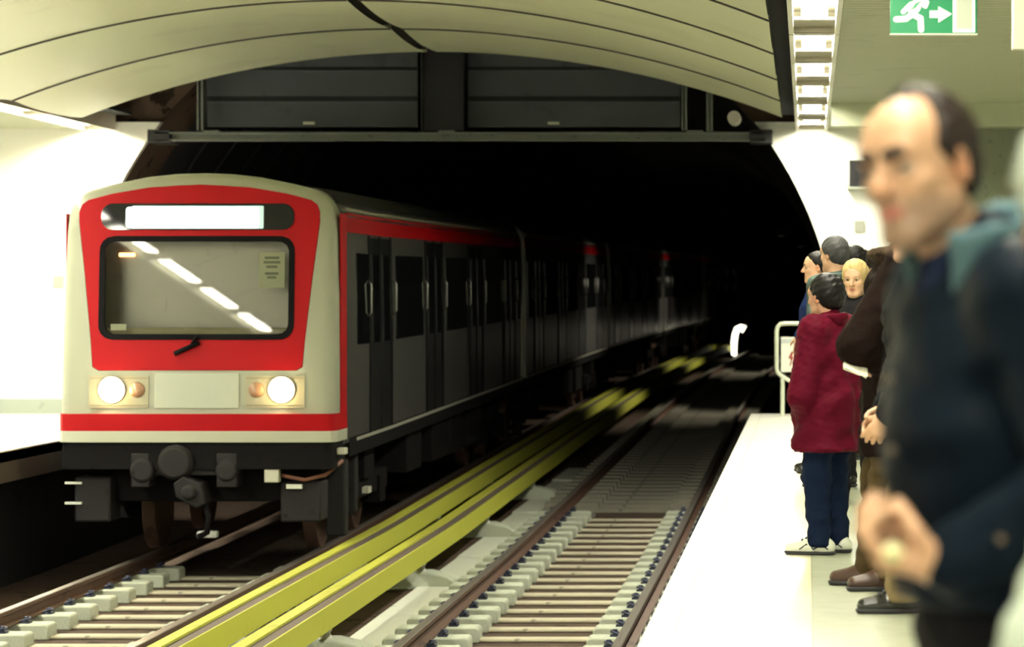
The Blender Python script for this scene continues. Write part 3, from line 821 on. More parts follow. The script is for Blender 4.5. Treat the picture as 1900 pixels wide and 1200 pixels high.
    for k, yy in enumerate((4.6, 6.6, 8.2, 9.9)):
        for sx in (-1, 1):
            MB().box(bx + sx * 0.85 - 0.30, bx + sx * 0.85 + 0.30, y0 + yy, y0 + yy + (1.5 if k % 2 else 1.1), 0.45 + up, 0.92 + up).build('equipment_case', M_under, body, bevel=0.02)
    if first:
        MB().box(1.02, 1.20, 0.75, 0.95, 0.20, 0.90).build('sand_pipe', M_under2, body, bevel=0.02)
        MB().box(1.00, 1.16, 1.6, 1.75, 0.35, 0.92).build('hanger_strut', M_under2, body, bevel=0.02)
        MB().box(1.14, 1.2, 2.1, 2.3, 0.50, 0.56).build('pale_bracket', bpy.data.materials['pale_socket'], body)
    return body
YC = 0.50
for i in range(5):
    L = 15.9 if i == 0 else 16.6
    car(YC, L, i == 0)
    if i < 4:
        yj = YC + L
        MB().box(bend(yj + TRAIN_Y) - 1.0, bend(yj + TRAIN_Y) + 1.0, yj - 0.05, yj + 0.6, 1.0 + rise(yj + TRAIN_Y), 3.2 + rise(yj + TRAIN_Y)).build('gangway', M_gasket, train)
    YC += L + 0.55
# ------------------------------------------------------------------ people: smooth skinned figures grown from joint chains
def V(*a): return np.array(a[0] if len(a) == 1 else a, dtype=float)
def unit(v): return v / (np.linalg.norm(v) + 1e-12)

class Field:
    """smooth union of tapered limbs and ellipsoids, turned into one continuous surface"""
    def __init__(self): self.ops = []
    def cone(self, a, b, ra, rb=None, k=0.02, sub=False):
        self.ops.append(('c', V(a), V(b), ra, ra if rb is None else rb, k, sub)); return self
    def ell(self, c, r, R=None, k=0.02, sub=False):
        self.ops.append(('e', V(c), V(r), np.eye(3) if R is None else R, k, sub)); return self
    def cut(self, n, d, k=0.0):
        """keep the side where n.p <= d"""
        self.ops.append(('p', unit(V(n)), d, k)); return self
    def noise(self, amp, f, seed=0, zs=1.0):
        self.ops.append(('n', amp, f, seed, zs)); return self
    def bounds(self):
        lo, hi = V(9, 9, 9), V(-9, -9, -9)
        for o in self.ops:
            if o[0] == 'c' and not o[6]:
                for p, r in ((o[1], o[3]), (o[2], o[4])):
                    lo = np.minimum(lo, p - r); hi = np.maximum(hi, p + r)
            if o[0] == 'e' and not o[5]:
                ext = np.sqrt(((o[3] * o[2][None, :]) ** 2).sum(1))
                lo = np.minimum(lo, o[1] - ext); hi = np.maximum(hi, o[1] + ext)
        return lo - 0.03, hi + 0.03
    def mesh(self, h):
        lo, hi = self.bounds()
        n = np.ceil((hi - lo) / h).astype(int) + 1
        ax = [lo[i] + h * np.arange(n[i]) for i in range(3)]
        F = np.full(n, 0.5, dtype=np.float32)
        def sub(l, u):
            i0 = np.clip(np.floor((l - lo) / h).astype(int), 0, n); i1 = np.clip(np.ceil((u - lo) / h).astype(int) + 1, 0, n)
            sl = tuple(slice(a, b) for a, b in zip(i0, i1))
            X, Y, Z = np.meshgrid(*[ax[i][sl[i]] for i in range(3)], indexing='ij', sparse=True)
            return sl, X, Y, Z
        for o in self.ops:
            if o[0] == 'c':
                _, a, b, ra, rb, k, neg = o; m = max(ra, rb) + k + 2.5 * h
                sl, X, Y, Z = sub(np.minimum(a, b) - m, np.maximum(a, b) + m)
                d = b - a; L2 = float(d @ d) + 1e-12
                px, py, pz = X - a[0], Y - a[1], Z - a[2]
                t = np.clip((px * d[0] + py * d[1] + pz * d[2]) / L2, 0, 1)
                D = np.sqrt((px - t * d[0]) ** 2 + (py - t * d[1]) ** 2 + (pz - t * d[2]) ** 2) - (ra + (rb - ra) * t)
            elif o[0] == 'e':
                _, c, r, R, k, neg = o; m = r.max() + k + 2.5 * h
                sl, X, Y, Z = sub(c - m, c + m)
                px, py, pz = X - c[0], Y - c[1], Z - c[2]
                q = [(px * R[0, i] + py * R[1, i] + pz * R[2, i]) for i in range(3)]
                k0 = np.sqrt(sum((q[i] / r[i]) ** 2 for i in range(3))); k1 = np.sqrt(sum((q[i] / r[i] ** 2) ** 2 for i in range(3)))
                D = k0 * (k0 - 1) / (k1 + 1e-6)
            elif o[0] == 'p':
                X, Y, Z = np.meshgrid(*ax, indexing='ij', sparse=True)
                D = X * o[1][0] + Y * o[1][1] + Z * o[1][2] - o[2]; k = o[3]
                if k > 0:
                    hh = np.maximum(k - np.abs(F - D), 0) / k
                    F = np.maximum(F, D) + hh * hh * k * 0.25
                else: F = np.maximum(F, D)
                F = F.astype(np.float32); continue
            else:
                _, amp, f, seed, zs = o
                X, Y, Z = np.meshgrid(*ax, indexing='ij', sparse=True)
                rs = np.random.RandomState(seed); N = 0
                for i in range(6):
                    w_ = rs.normal(size=3); w_[2] *= zs; w_ *= f * (1 + 0.7 * rs.rand()); ph = rs.rand() * 6.28
                    N = N + np.sin(X * w_[0] + Y * w_[1] + Z * w_[2] + ph)
                F = (F + amp * N / 2.4).astype(np.float32); continue
            A = F[sl]; D = D.astype(np.float32)
            if neg:
                D = -D; hh = np.maximum(k - np.abs(A - D), 0) / max(k, 1e-6)
                F[sl] = np.maximum(A, D) + hh * hh * k * 0.25
            else:
                hh = np.maximum(k - np.abs(A - D), 0) / max(k, 1e-6)
                F[sl] = np.minimum(A, D) - hh * hh * k * 0.25
        # surface nets
        I = F < 0
        c8 = np.zeros(tuple(n - 1), dtype=np.int8)
        for dx in (0, 1):
            for dy in (0, 1):
                for dz in (0, 1):
                    c8 += I[dx:n[0] - 1 + dx, dy:n[1] - 1 + dy, dz:n[2] - 1 + dz]
        cells = np.argwhere((c8 > 0) & (c8 < 8))
        idx = np.full(tuple(n - 1), -1, dtype=np.int32); idx[tuple(cells.T)] = np.arange(len(cells))
        acc = np.zeros((len(cells), 3)); cnt = np.zeros(len(cells))
        corners = [(a, b, c) for a in (0, 1) for b in (0, 1) for c in (0, 1)]
        for a in corners:
            for axn in range(3):
                if a[axn]: continue
                b = list(a); b[axn] = 1
                fa = F[cells[:, 0] + a[0], cells[:, 1] + a[1], cells[:, 2] + a[2]]; fb = F[cells[:, 0] + b[0], cells[:, 1] + b[1], cells[:, 2] + b[2]]
                m = (fa < 0) != (fb < 0)
                t = np.where(m, fa / np.where(m, fa - fb, 1), 0)
                p = np.tile(np.array(a, float), (len(cells), 1)); p[:, axn] += t
                acc[m] += p[m]; cnt[m] += 1
        P = lo + h * (cells + acc / cnt[:, None])
        quads = []
        for axn in range(3):
            o1, o2 = (axn + 1) % 3, (axn + 2) % 3
            sa = [slice(None)] * 3; sb = [slice(None)] * 3
            sa[axn] = slice(0, -1); sb[axn] = slice(1, None)
            e = I[tuple(sa)] != I[tuple(sb)]
            E = np.argwhere(e)
            E = E[(E[:, o1] > 0) & (E[:, o2] > 0) & (E[:, o1] < n[o1] - 1) & (E[:, o2] < n[o2] - 1)]
            inside = I[tuple(E.T)]
            q = []
            for d1, d2 in ((0, 0), (-1, 0), (-1, -1), (0, -1)):
                c = E.copy(); c[:, o1] += d1; c[:, o2] += d2; q.append(idx[tuple(c.T)])
            q = np.stack(q, 1); q[~inside] = q[~inside][:, ::-1]
            quads.append(q)
        Q = np.concatenate(quads); Q = Q[(Q >= 0).all(1)]
        return P, Q
    def build(self, name, m, parent, h=0.012, attr=None):
        P, Q = self.mesh(h)
        me = bpy.data.meshes.new(name)
        me.vertices.add(len(P)); me.vertices.foreach_set('co', P.astype(np.float32).ravel())
        me.loops.add(Q.size); me.loops.foreach_set('vertex_index', Q.astype(np.int32).ravel())
        me.polygons.add(len(Q)); me.polygons.foreach_set('loop_start', np.arange(0, Q.size, 4, dtype=np.int32))
        try: me.polygons.foreach_set('loop_total', np.full(len(Q), 4, dtype=np.int32))
        except Exception: pass
        me.update(); me.validate()
        me.shade_smooth()
        if attr:
            for an, fn in attr.items():
                a = me.attributes.new(an, 'FLOAT', 'POINT'); a.data.foreach_set('value', fn(P).astype(np.float32))
        me.materials.append(m)
        o = bpy.data.objects.new(name, me); COL.objects.link(o); o.parent = parent
        return o

def skin_mat(name, base, lip=(0.45, 0.13, 0.10), beard_socket_shade=None):
    m = mat(name, base, 0.48, spec=0.4)
    nt = m.node_tree; b = nt.nodes['Principled BSDF']
    b.inputs['Subsurface Weight'].default_value = 0.08
    b.inputs['Subsurface Radius'].default_value = (0.02, 0.008, 0.004)
    prev = None
    for an, colr in (('flush', (base[0] * .95, base[1] * .55, base[2] * .42)), ('beard_socket_shade', beard_socket_shade or base), ('lip', lip)):
        at = nt.nodes.new('ShaderNodeAttribute'); at.attribute_name = an
        mx = nt.nodes.new('ShaderNodeMix'); mx.data_type = 'RGBA'
        nt.links.new(at.outputs['Fac'], mx.inputs[0])
        if prev is None: mx.inputs[6].default_value = (*base, 1)
        else: nt.links.new(prev, mx.inputs[6])
        mx.inputs[7].default_value = (*colr, 1); prev = mx.outputs[2]
    nt.links.new(prev, b.inputs['Base Color'])
    return m

def rotz(a): c, s = math.cos(a), math.sin(a); return np.array([[c, -s, 0], [s, c, 0], [0, 0, 1.0]])
def rotx(a): c, s = math.cos(a), math.sin(a); return np.array([[1, 0, 0], [0, c, -s], [0, s, c.real]]) if False else np.array([[1, 0, 0], [0, c, -s], [0, s, c]])
def roty(a): c, s = math.cos(a), math.sin(a); return np.array([[c, 0, s], [0, 1, 0], [-s, 0, c]])

def add_hand(F, wrist, d, n, side, s=1.0, curl=(0.5, 0.7, 0.4), thumb=(0.5, 0.6, 0.4), spread=0.0):
    """palm, four unequal fingers and a thumb. d: towards the fingers, n: the way the palm faces, side: +1 when the thumb lies on cross(d, n)"""
    d = unit(V(d)); n = unit(V(n) - d * float(V(n) @ d)); lat = np.cross(d, n) * side; w = V(wrist)
    F.cone(w - d * 0.03 * s, w + d * 0.02 * s, 0.026 * s, 0.027 * s, 0.02 * s)
    offs = (0.029, 0.010, -0.010, -0.028)
    kn = []
    for i, o in enumerate(offs):
        k = w + d * (0.088 - (0.004, 0, 0.004, 0.012)[i]) * s + lat * o * s
        F.cone(w + d * 0.02 * s + lat * o * 0.6 * s, k, 0.0155 * s, 0.0125 * s, 0.014 * s); kn.append(k)
    def bendv(v, a): return unit(v * math.cos(a) + np.cross(lat_axis, v) * math.sin(a))
    for i, k in enumerate(kn):
        ln = (0.92, 1.02, 0.95, 0.76)[i] * s
        dd = unit(d + lat * spread * (1.2, 0.4, -0.4, -1.2)[i]); nn = n
        p = k
        ang = 0
        for j, (seg, r0, r1) in enumerate(((0.043, 0.0098, 0.0088), (0.027, 0.0088, 0.008), (0.021, 0.008, 0.0068))):
            ang += curl[j] * (0.85, 1.0, 1.08, 1.15)[i]
            v = dd * math.cos(ang) + nn * math.sin(ang)
            q = p + v * seg * ln
            F.cone(p, q, r0 * s, r1 * s, 0.005 * s); p = q
    # thumb
    p = w + d * 0.022 * s + lat * 0.026 * s + n * 0.006 * s
    v = unit(d * 0.65 + lat * 0.65 * (1 - thumb[0]) + n * thumb[0])
    q = p + v * 0.046 * s; F.cone(p, q, 0.0145 * s, 0.0105 * s, 0.010 * s)
    v2 = unit(v + n * thumb[1] - lat * thumb[2]); q2 = q + v2 * 0.030 * s; F.cone(q, q2, 0.0105 * s, 0.0095 * s, 0.004 * s)
    v3 = unit(v2 + n * thumb[1] * .5 - lat * thumb[2]); F.cone(q2, q2 + v3 * 0.024 * s, 0.0095 * s, 0.0078 * s, 0.004 * s)

class Person:
    """local frame: x to the person's right, y the way they face, z up; feet on z = 0"""
    def __init__(self, label, loc, yaw, H=1.75, hs=1.0, head_yaw=0.0, head_pitch=0.0, head_roll=0.0, width=1.0, lean=0.0, head_off=(0, 0, 0)):
        self.root = thing('person', label, 'person', loc, yaw)
        self.H = H; s = self.s = H / 1.75; self.w = width * s
        self.hs = hs * s
        R = self.R = rotz(head_yaw) @ roty(head_roll) @ rotx(-head_pitch)
        J = self.J = {}
        J['pelvis'] = V(0, 0, 0.95 * s); J['chest'] = V(0, 0.01 * s + lean * 0.3, 1.26 * s); J['neck'] = V(0, -0.015 * s + lean * .45, 1.46 * s)
        J['head'] = V(0, 0.02 * s + lean * .55, 1.635 * s) + V(head_off)
        for sx, nm in ((-1, 'l'), (1, 'r')):
            J['sh' + nm] = V(sx * 0.185 * self.w, -0.01 * s + lean * .4, 1.405 * s)
            J['el' + nm] = V(sx * 0.245 * self.w, -0.03 * s + lean * .2, 1.115 * s)
            J['wr' + nm] = V(sx * 0.25 * self.w, 0.06 * s, 0.87 * s)
            J['hip' + nm] = V(sx * 0.09 * self.w, 0, 0.90 * s)
            J['kn' + nm] = V(sx * 0.105 * self.w, 0.02 * s, 0.49 * s)
            J['an' + nm] = V(sx * 0.11 * self.w, -0.01 * s, 0.085 * s)
        self.hand = {'l': dict(d=(0, 0.15, -1), n=(1, 0, 0)), 'r': dict(d=(0, 0.15, -1), n=(-1, 0, 0))}
        self.toe = {'l': 0.12, 'r': -0.12}      # outward turn of the feet
    def hp(self, x, y, z): return self.J['head'] + self.R @ (V(x, y, z) * self.hs)
    def body(self, skin, h=0.011, hands='lr', detail=True, nose=1.0):
        F = Field(); J = self.J; s = self.s; g = self.hs; R = self.R; hp = self.hp
        # torso, limbs
        F.ell(J['pelvis'], V(0.155 * self.w, 0.105 * s, 0.13 * s), k=0.04)
        F.ell((J['pelvis'] + J['chest']) / 2, V(0.135 * self.w, 0.095 * s, 0.18 * s), k=0.05)
        F.ell(J['chest'], V(0.155 * self.w, 0.105 * s, 0.19 * s), k=0.05)
        F.cone(J['shl'], J['shr'], 0.055 * s, k=0.04)
        for q in 'lr':
            F.cone(J['sh' + q], J['el' + q], 0.05 * s, 0.038 * s, 0.02); F.cone(J['el' + q], J['wr' + q], 0.038 * s, 0.026 * s, 0.015)
            F.cone(J['hip' + q], J['kn' + q], 0.075 * s, 0.052 * s, 0.03); F.cone(J['kn' + q], J['an' + q], 0.05 * s, 0.034 * s, 0.02)
            a = J['an' + q]; t = self.toe[q]
            F.cone(a + V(0, -0.01, -0.035 * s), a + V(-math.sin(t) * 0.15 * s, math.cos(t) * 0.15 * s, -0.055 * s), 0.03 * s, 0.024 * s, 0.03)
            if q in hands:
                hd = self.hand[q]
                side = hd.get('side', -1 if q == 'l' else 1)
                add_hand(F, J['wr' + q], hd['d'], hd['n'], side, hd.get('s', 1.0) * s, hd.get('curl', (0.35, 0.5, 0.3)), hd.get('thumb', (0.35, 0.4, 0.2)), hd.get('spread', 0.0))
        # neck and head
        F.cone(J['neck'] + V(0, 0, -0.05 * s), hp(0, -0.02, -0.06), 0.062 * s, 0.055 * g, 0.03)
        F.ell(hp(0, -0.015, 0.035), V(0.076, 0.096, 0.086) * g, R, 0.02)
        F.ell(hp(0, 0.025, -0.03), V(0.063, 0.064, 0.086) * g, R, 0.03)
        F.ell(hp(0, 0.045, 0.045), V(0.058, 0.045, 0.05) * g, R, 0.03)
        for sx in (-1, 1): F.cone(hp(sx * 0.052, -0.002, -0.06), hp(sx * 0.016, 0.062, -0.103), 0.02 * g, 0.02 * g, 0.03 * g)
        F.cone(hp(-0.012, 0.066, -0.104), hp(0.012, 0.066, -0.104), 0.019 * g, k=0.02 * g)
        F.cone(hp(-0.036, 0.077, 0.027), hp(0.036, 0.077, 0.027), 0.0165 * g, k=0.018 * g)
        for sx in (-1, 1):
            F.ell(hp(sx * 0.043, 0.056, -0.022), V(0.022, 0.02, 0.018) * g, R, 0.02 * g)
            F.ell(hp(sx * 0.032, 0.097, 0.003), V(0.021, 0.022, 0.0155) * g, R, 0.012 * g, sub=True)
        F.cone(hp(0, 0.084, 0.016), hp(0, 0.084 + 0.028 * nose, -0.028), 0.0095 * g, 0.0125 * g, 0.012 * g)
        for sx in (-1, 1): F.ell(hp(sx * 0.012, 0.092 + 0.008 * nose, -0.033), V(0.009, 0.011, 0.008) * g, R, 0.008 * g)
        for sx in (-1, 1): F.ell(hp(sx * 0.032, 0.0775, 0.0105), V(0.0155, 0.0150, 0.0088) * g, R, 0.006 * g)
        if detail:
            F.cone(hp(-0.017, 0.083, -0.061), hp(0.017, 0.083, -0.061), 0.0085 * g, k=0.008 * g); F.cone(hp(-0.014, 0.083, -0.074), hp(0.014, 0.083, -0.074), 0.0088 * g, k=0.008 * g)
            F.ell(hp(0, 0.094, -0.0675), V(0.02, 0.006, 0.0015) * g, R, 0.004 * g, sub=True)
        for sx in (-1, 1):
            Re = R @ rotz(sx * -0.42) @ rotx(-0.15)
            F.ell(hp(sx * 0.080, -0.012, -0.006), V(0.009, 0.021, 0.034) * g, Re, 0.008 * g)
            if detail: F.ell(hp(sx * 0.090, -0.005, -0.002), V(0.007, 0.011, 0.018) * g, Re, 0.006 * g, sub=True)
        head = J['head']
        def loc(P): return ((P - head) @ R) / g
        def sm(x, a, b): t = np.clip((x - a) / (b - a), 0, 1); return t * t * (3 - 2 * t)
        def lip(P):
            q = loc(P); e = ((q[:, 0] / 0.026) ** 2 + ((q[:, 2] + 0.0675) / 0.0125) ** 2); return np.clip(1.3 - e, 0, 1) * (q[:, 1] > 0.07) * 0.8
        def beard_socket_shade(P):
            q = loc(P); b_ = sm(-q[:, 2], 0.030, 0.065) * sm(q[:, 1], -0.03, 0.03) * sm(q[:, 2], -0.16, -0.12); ring = np.exp(-(((np.abs(q[:, 0]) - 0.032) / 0.020) ** 2 + ((q[:, 2] - 0.002) / 0.014) ** 2)) * (q[:, 1] > 0.05); return np.maximum(b_ * (q[:, 2] < 0), 0.62 * ring)  # ring paints eye socket shade in the stubble colour
        def flush(P):
            q = loc(P); e1 = np.exp(-(((np.abs(q[:, 0]) - 0.083) / 0.02) ** 2 + ((q[:, 1] + 0.012) / 0.03) ** 2 + ((q[:, 2] + 0.006) / 0.035) ** 2))
            e2 = np.exp(-((q[:, 0] / 0.02) ** 2 + ((q[:, 1] - 0.11) / 0.02) ** 2 + ((q[:, 2] + 0.03) / 0.02) ** 2)); return 0.55 * e1 + 0.35 * e2
        o = F.build('body', skin, self.root, h, dict(lip=lip, beard_socket_shade=beard_socket_shade, flush=flush))
        if detail:
            ew = bpy.data.materials.get('eye_white') or mat('eye_white', (.42, .38, .32), .3)
            ed = bpy.data.materials.get('eye_dark') or mat('eye_dark', (.02, .012, .008), .15)
            for sx in (-1, 1):
                e = Field().ell(hp(sx * 0.032, 0.0765, 0.003), V(0.0125, 0.0125, 0.0115) * g, R, 0).build('eye', ew, o, 0.0025 * max(1, h / .006))
                Field().ell(hp(sx * 0.032 + self.gaze, 0.086, 0.003), V(0.0078, 0.0042, 0.0072) * g, R, 0).build('iris', ed, o, 0.0018 * max(1, h / .006))
        self.bodyobj = o
        return o
    gaze = 0.0
    def brows(self, m, t=1.0):
        hp = self.hp; g = self.hs * t
        for sx in (-1, 1):
            F = Field(); F.cone(hp(sx * 0.014, 0.0935, 0.0235), hp(sx * 0.036, 0.090, 0.0275), 0.0062 * g, 0.0055 * g, 0.004); F.cone(hp(sx * 0.036, 0.090, 0.027), hp(sx * 0.052, 0.074, 0.021), 0.0055 * g, 0.003 * g, 0.004)
            F.build('eyebrow', m, self.bodyobj, 0.003)
    def hair(self, m, h=0.008, front=0.055, low=-0.05, thick=0.012, slope=1.0, noise=0.003, extra=None, name='hair', cut2=None):
        """cap of hair: front = hairline height at the forehead, low = nape"""
        F = Field(); hp = self.hp; g = self.hs; R = self.R; t = thick
        F.ell(hp(0, -0.017, 0.037), V(0.076 + t, 0.096 + t, 0.086 + t) * g, R, 0.0)
        F.ell(hp(0, -0.052, -0.012), V(0.062 + t * .6, 0.05 + t, 0.062) * g, R, 0.03)
        if extra: extra(F, hp, g, R)
        F.noise(noise, 90, 3)
        # keep what lies above a plane rising from the nape to the hairline
        y0, z0, y1, z1 = -0.06, low, 0.075, front
        nrm = self.R @ V(0, (z1 - z0), -(y1 - y0)); p = hp(0, y0, z0)
        nn = unit(nrm); F.cut(nn, float(nn @ p), 0.008)
        if cut2:
            q = unit(V(cut2[0])); pq = hp(*(q * cut2[1])); q2 = self.R @ q; F.cut(q2, float(q2 @ pq), 0.012)
        o = F.build(name, m, self.root, h); return o
    def jacket(self, m, h=0.012, hem=0.80, puff=0.03, sleeve=0.0, cuff=0.0, fold=0.006, seed=1, flare=0.0, name='jacket', k=0.04, bulk=1.0, collar_h=0.0):
        F = Field(); J = self.J; s = self.s; p = puff
        F.ell(J['chest'], V(0.160 * self.w * bulk + p, 0.112 * s * bulk + p, 0.21 * s), k=0.05)
        mid = (J['pelvis'] + J['chest']) / 2
        F.ell(mid, V(0.150 * self.w * bulk + p, 0.105 * s * bulk + p, 0.26 * s), k=0.06)
        F.cone(J['pelvis'] + V(-0.05 * self.w, 0, 0.02), J['pelvis'] + V(0.05 * self.w, 0, 0.02), 0.118 * s * bulk + p, k=0.06)
        zh = hem * s
        a = V(J['pelvis'][0], J['pelvis'][1], zh)
        for sx in (-1, 1):
            F.cone(J['pelvis'] + V(sx * 0.055 * self.w, 0, 0.03), a + V(sx * 0.055 * self.w, 0, -0.06), 0.118 * s * bulk + p, 0.118 * s * bulk + p + flare, k=0.04)
        F.cone(a + V(-0.055 * self.w, 0, -0.06), a + V(0.055 * self.w, 0, -0.06), 0.118 * s * bulk + p + flare, k=0.06)
        F.cone(J['shl'], J['shr'], 0.062 * s + p * .6, k=0.05)
        F.cone(J['chest'] + V(0, 0, 0.14 * s), J['neck'] + V(0, 0, 0.01), 0.095 * s, 0.07 * s, k=0.05)
        F.noise(fold, 16 / s, seed, 1.3)
        F.cut((0, 0, -1), -zh, 0.015)
        for q in 'lr':
            S_, E, W = J['sh' + q], J['el' + q], J['wr' + q]
            W2 = W - unit(W - E) * (0.015 + cuff) * s
            F.cone(S_, E, 0.064 * s + p * .8, 0.055 * s + p * .75, k); F.cone(E, W2, 0.055 * s + p * .75, 0.040 * s + p * .6, 0.03)
        F.noise(fold * .3, 32 / s, seed + 5, 1.6)
        return F.build(name, m, self.root, h)
    def trousers(self, m, h=0.013, top=1.0, ease=0.012, ank=0.05, fold=0.004, seed=2, name='trousers'):
        F = Field(); J = self.J; s = self.s; e = ease
        F.ell(J['pelvis'] + V(0, 0, -0.02), V(0.16 * self.w + e, 0.112 * s + e, 0.14 * s), k=0.04)
        for q in 'lr':
            A = J['an' + q] + V(0, 0, -0.02 * s)
            F.cone(J['hip' + q], J['kn' + q], 0.085 * s + e, 0.062 * s + e, 0.03); F.cone(J['kn' + q], A, 0.062 * s + e, 0.052 * s + e, 0.03)
        F.noise(fold, 22, seed, 1.5)
        F.cut((0, 0, -1), -ank * s, 0.005); F.cut((0, 0, 1), top * s, 0.01)
        return F.build(name, m, self.root, h)
    def shoes(self, m, msole, h=0.007, size=1.0, high=1.0, laces=None, stripes=False):
        for q in 'lr':
            a = self.J['an' + q]; t = self.toe[q]; s = self.s * size
            f = V(-math.sin(t), math.cos(t), 0); r = V(math.cos(t), math.sin(t), 0)
            b = V(a[0], a[1], 0)
            F = Field()
            F.cone(b - f * 0.045 * s + V(0, 0, 0.045 * s), b + f * 0.06 * s + V(0, 0, 0.048 * s), 0.042 * s, 0.046 * s, 0.02)
            F.cone(b + f * 0.06 * s + V(0, 0, 0.045 * s), b + f * 0.165 * s + V(0, 0, 0.034 * s), 0.046 * s, 0.032 * s, 0.02)
            F.cone(b - f * 0.02 * s + V(0, 0, 0.05 * s), b + V(0, 0, 0.095 * s * high), 0.045 * s, 0.042 * s, 0.02)
            F.cut((0, 0, -1), -0.016 * s, 0.0)
            sh = F.build('shoe', m, self.root, h)
            G_ = Field()
            G_.cone(b - f * 0.045 * s + V(0, 0, 0.03 * s), b + f * 0.06 * s + V(0, 0, 0.03 * s), 0.047 * s, 0.05 * s, 0.02)
            G_.cone(b + f * 0.06 * s + V(0, 0, 0.03 * s), b + f * 0.168 * s + V(0, 0, 0.025 * s), 0.05 * s, 0.036 * s, 0.02)
            G_.cut((0, 0, -1), -0.001, 0.0); G_.cut((0, 0, 1), 0.022 * s, 0.0)
            G_.build('sole', msole, sh, h)
            if laces:
                for i in range(3):
                    c = b + f * (0.055 + 0.022 * i) * s + V(0, 0, (0.104 - 0.010 * i) * s)
                    Field().cone(c - r * 0.022 * s, c + r * 0.022 * s, 0.006 * s, k=0).build('lace', laces, sh, 0.004)
            if stripes:
                for sd in (-1, 1):
                    F = Field(); pv = None
                    for fx, zz in ((-0.05, 0.035), (-0.01, 0.060), (0.03, 0.034), (0.07, 0.062), (0.11, 0.034)):
                        wd = 0.046 if fx < 0.08 else 0.041
                        c = b + f * fx * s + r * sd * wd * s + V(0, 0, zz * s)
                        if pv is not None: F.cone(pv, c, 0.0045 * s, k=0.002)
                        pv = c
                    F.build('side_stripe', stripes, sh, 0.004)
    def collar(self, m, parent, h=0.008, r=0.085, height=0.06, flare=0.02, tilt=0.25, gap=0.9, thick=0.008, z=0.0, name='collar', back=0.0):
        """open band round the neck, gap = half opening angle at the front"""
        J = self.J; c = J['neck'] + V(0, -0.004, z); s = self.s
        F = Field(); N = 22; prev = None
        for i in range(N + 1):
            a = PI / 2 + gap + (2 * PI - 2 * gap) * i / N
            d = V(math.cos(a), math.sin(a), 0)
            bk = back * max(0, -d[1])
            up = V(0, 0, 1) * (height + bk) * s + d * flare * s
            base = c + d * V(r * 1.12, r, 0) * s + V(0, 0, -d[1] * tilt * r * s)
            cur = (base, base + up)
            if prev is not None:
                for t in np.linspace(0, 1, 6 if height < 0.07 else 11):
                    F.cone(prev[0] * (1 - t) + prev[1] * t, cur[0] * (1 - t) + cur[1] * t, thick * s, k=0.012)
            prev = cur
        F.noise(0.0025, 40, 9)
        return F.build(name, m, parent, h)
    def w2l(self, p):
        """world point -> local"""
        l = self.root.location; a = self.root.rotation_euler[2]
        return rotz(-a) @ (V(p) - V(l))
# ------------------------------------------------------------------ the people on the platform
S_man = skin_mat('skin_olive', (0.56, 0.33, 0.20), beard_socket_shade=(0.30, 0.19, 0.125))
S_boy = skin_mat('skin_boy', (0.58, 0.33, 0.21)); S_gen = skin_mat('skin_warm', (0.58, 0.35, 0.22))
H_black = mat('black_hair', (0.006, 0.005, 0.005), 0.45, bump=0.2, bscale=160, stretch=(1, 1, .2), spec=0.20)
H_brown = mat('dark_brown_hair', (0.018, 0.011, 0.009), 0.5, bump=0.2, bscale=160, stretch=(1, 1, .2), spec=0.20)
H_grey = mat('dark_grey_hair', (0.045, 0.045, 0.046), 0.5, bump=0.2, bscale=160, stretch=(1, 1, .2), spec=0.20)
H_blond = mat('blond_hair', (0.46, 0.34, 0.15), 0.55, bump=0.25, bscale=120, stretch=(1, 1, .2), spec=0.12)
H_white = mat('white_hair', (0.48, 0.54, 0.46), 0.6, bump=0.25, bscale=120, stretch=(1, 1, .2), spec=0.12)
C_navy = mat('dark_navy_jacket_cloth', (0.004, 0.008, 0.014), 0.5, bump=0.12, bscale=14, spec=0.04)
C_teal = mat('teal_grey_collar_cloth', (0.070, 0.130, 0.150), 0.6, bump=0.3, bscale=60, spec=0.12)
C_black = mat('black_trouser_cloth', (0.006, 0.006, 0.008), 0.7, bump=0.2, bscale=40, spec=0.04)
C_shirt = mat('navy_pullover', (0.010, 0.015, 0.035), 0.8, spec=0.04)
C_maroon = mat('maroon_jacket_cloth', (0.072, 0.003, 0.012), 0.55, var=0.25, vscale=4, bump=0.04, bscale=22, spec=0.04)
C_jeans = mat('navy_trouser_cloth', (0.005, 0.010, 0.027), 0.75, var=0.3, vscale=8, bump=0.3, bscale=30, spec=0.04)
C_brown = mat('dark_brown_coat_cloth', (0.009, 0.005, 0.004), 0.7, var=0.3, vscale=9, bump=0.3, bscale=40, spec=0.04)
C_fleece = mat('brown_fleece', (0.055, 0.038, 0.026), 0.9, var=0.4, vscale=30, bump=0.6, bscale=60, spec=0.04)
C_olive = mat('olive_brown_trouser_cloth', (0.062, 0.043, 0.021), 0.75, var=0.2, vscale=6, bump=0.3, bscale=25, spec=0.04)
C_khaki = mat('khaki_trouser_cloth', (0.16, 0.12, 0.06), 0.75, var=0.2, vscale=6, spec=0.12)
C_leather = mat('black_leather', (0.004, 0.005, 0.007), 0.6, spec=0.06, bump=0.3, bscale=20)
C_blue = mat('blue_jacket_cloth', (0.012, 0.025, 0.10), 0.6, spec=0.04)
C_greygreen = mat('grey_green_jacket_cloth', (0.075, 0.105, 0.095), 0.7, spec=0.04)
C_dark = mat('dark_coat_cloth', (0.014, 0.013, 0.015), 0.7, spec=0.04)
C_pale = mat('pale_grey_green_coat_cloth', (0.47, 0.54, 0.45), 0.7, bump=0.2, bscale=25, spec=0.12)
L_black = mat('black_shoe_leather', (0.012, 0.011, 0.010), 0.22, spec=0.6)
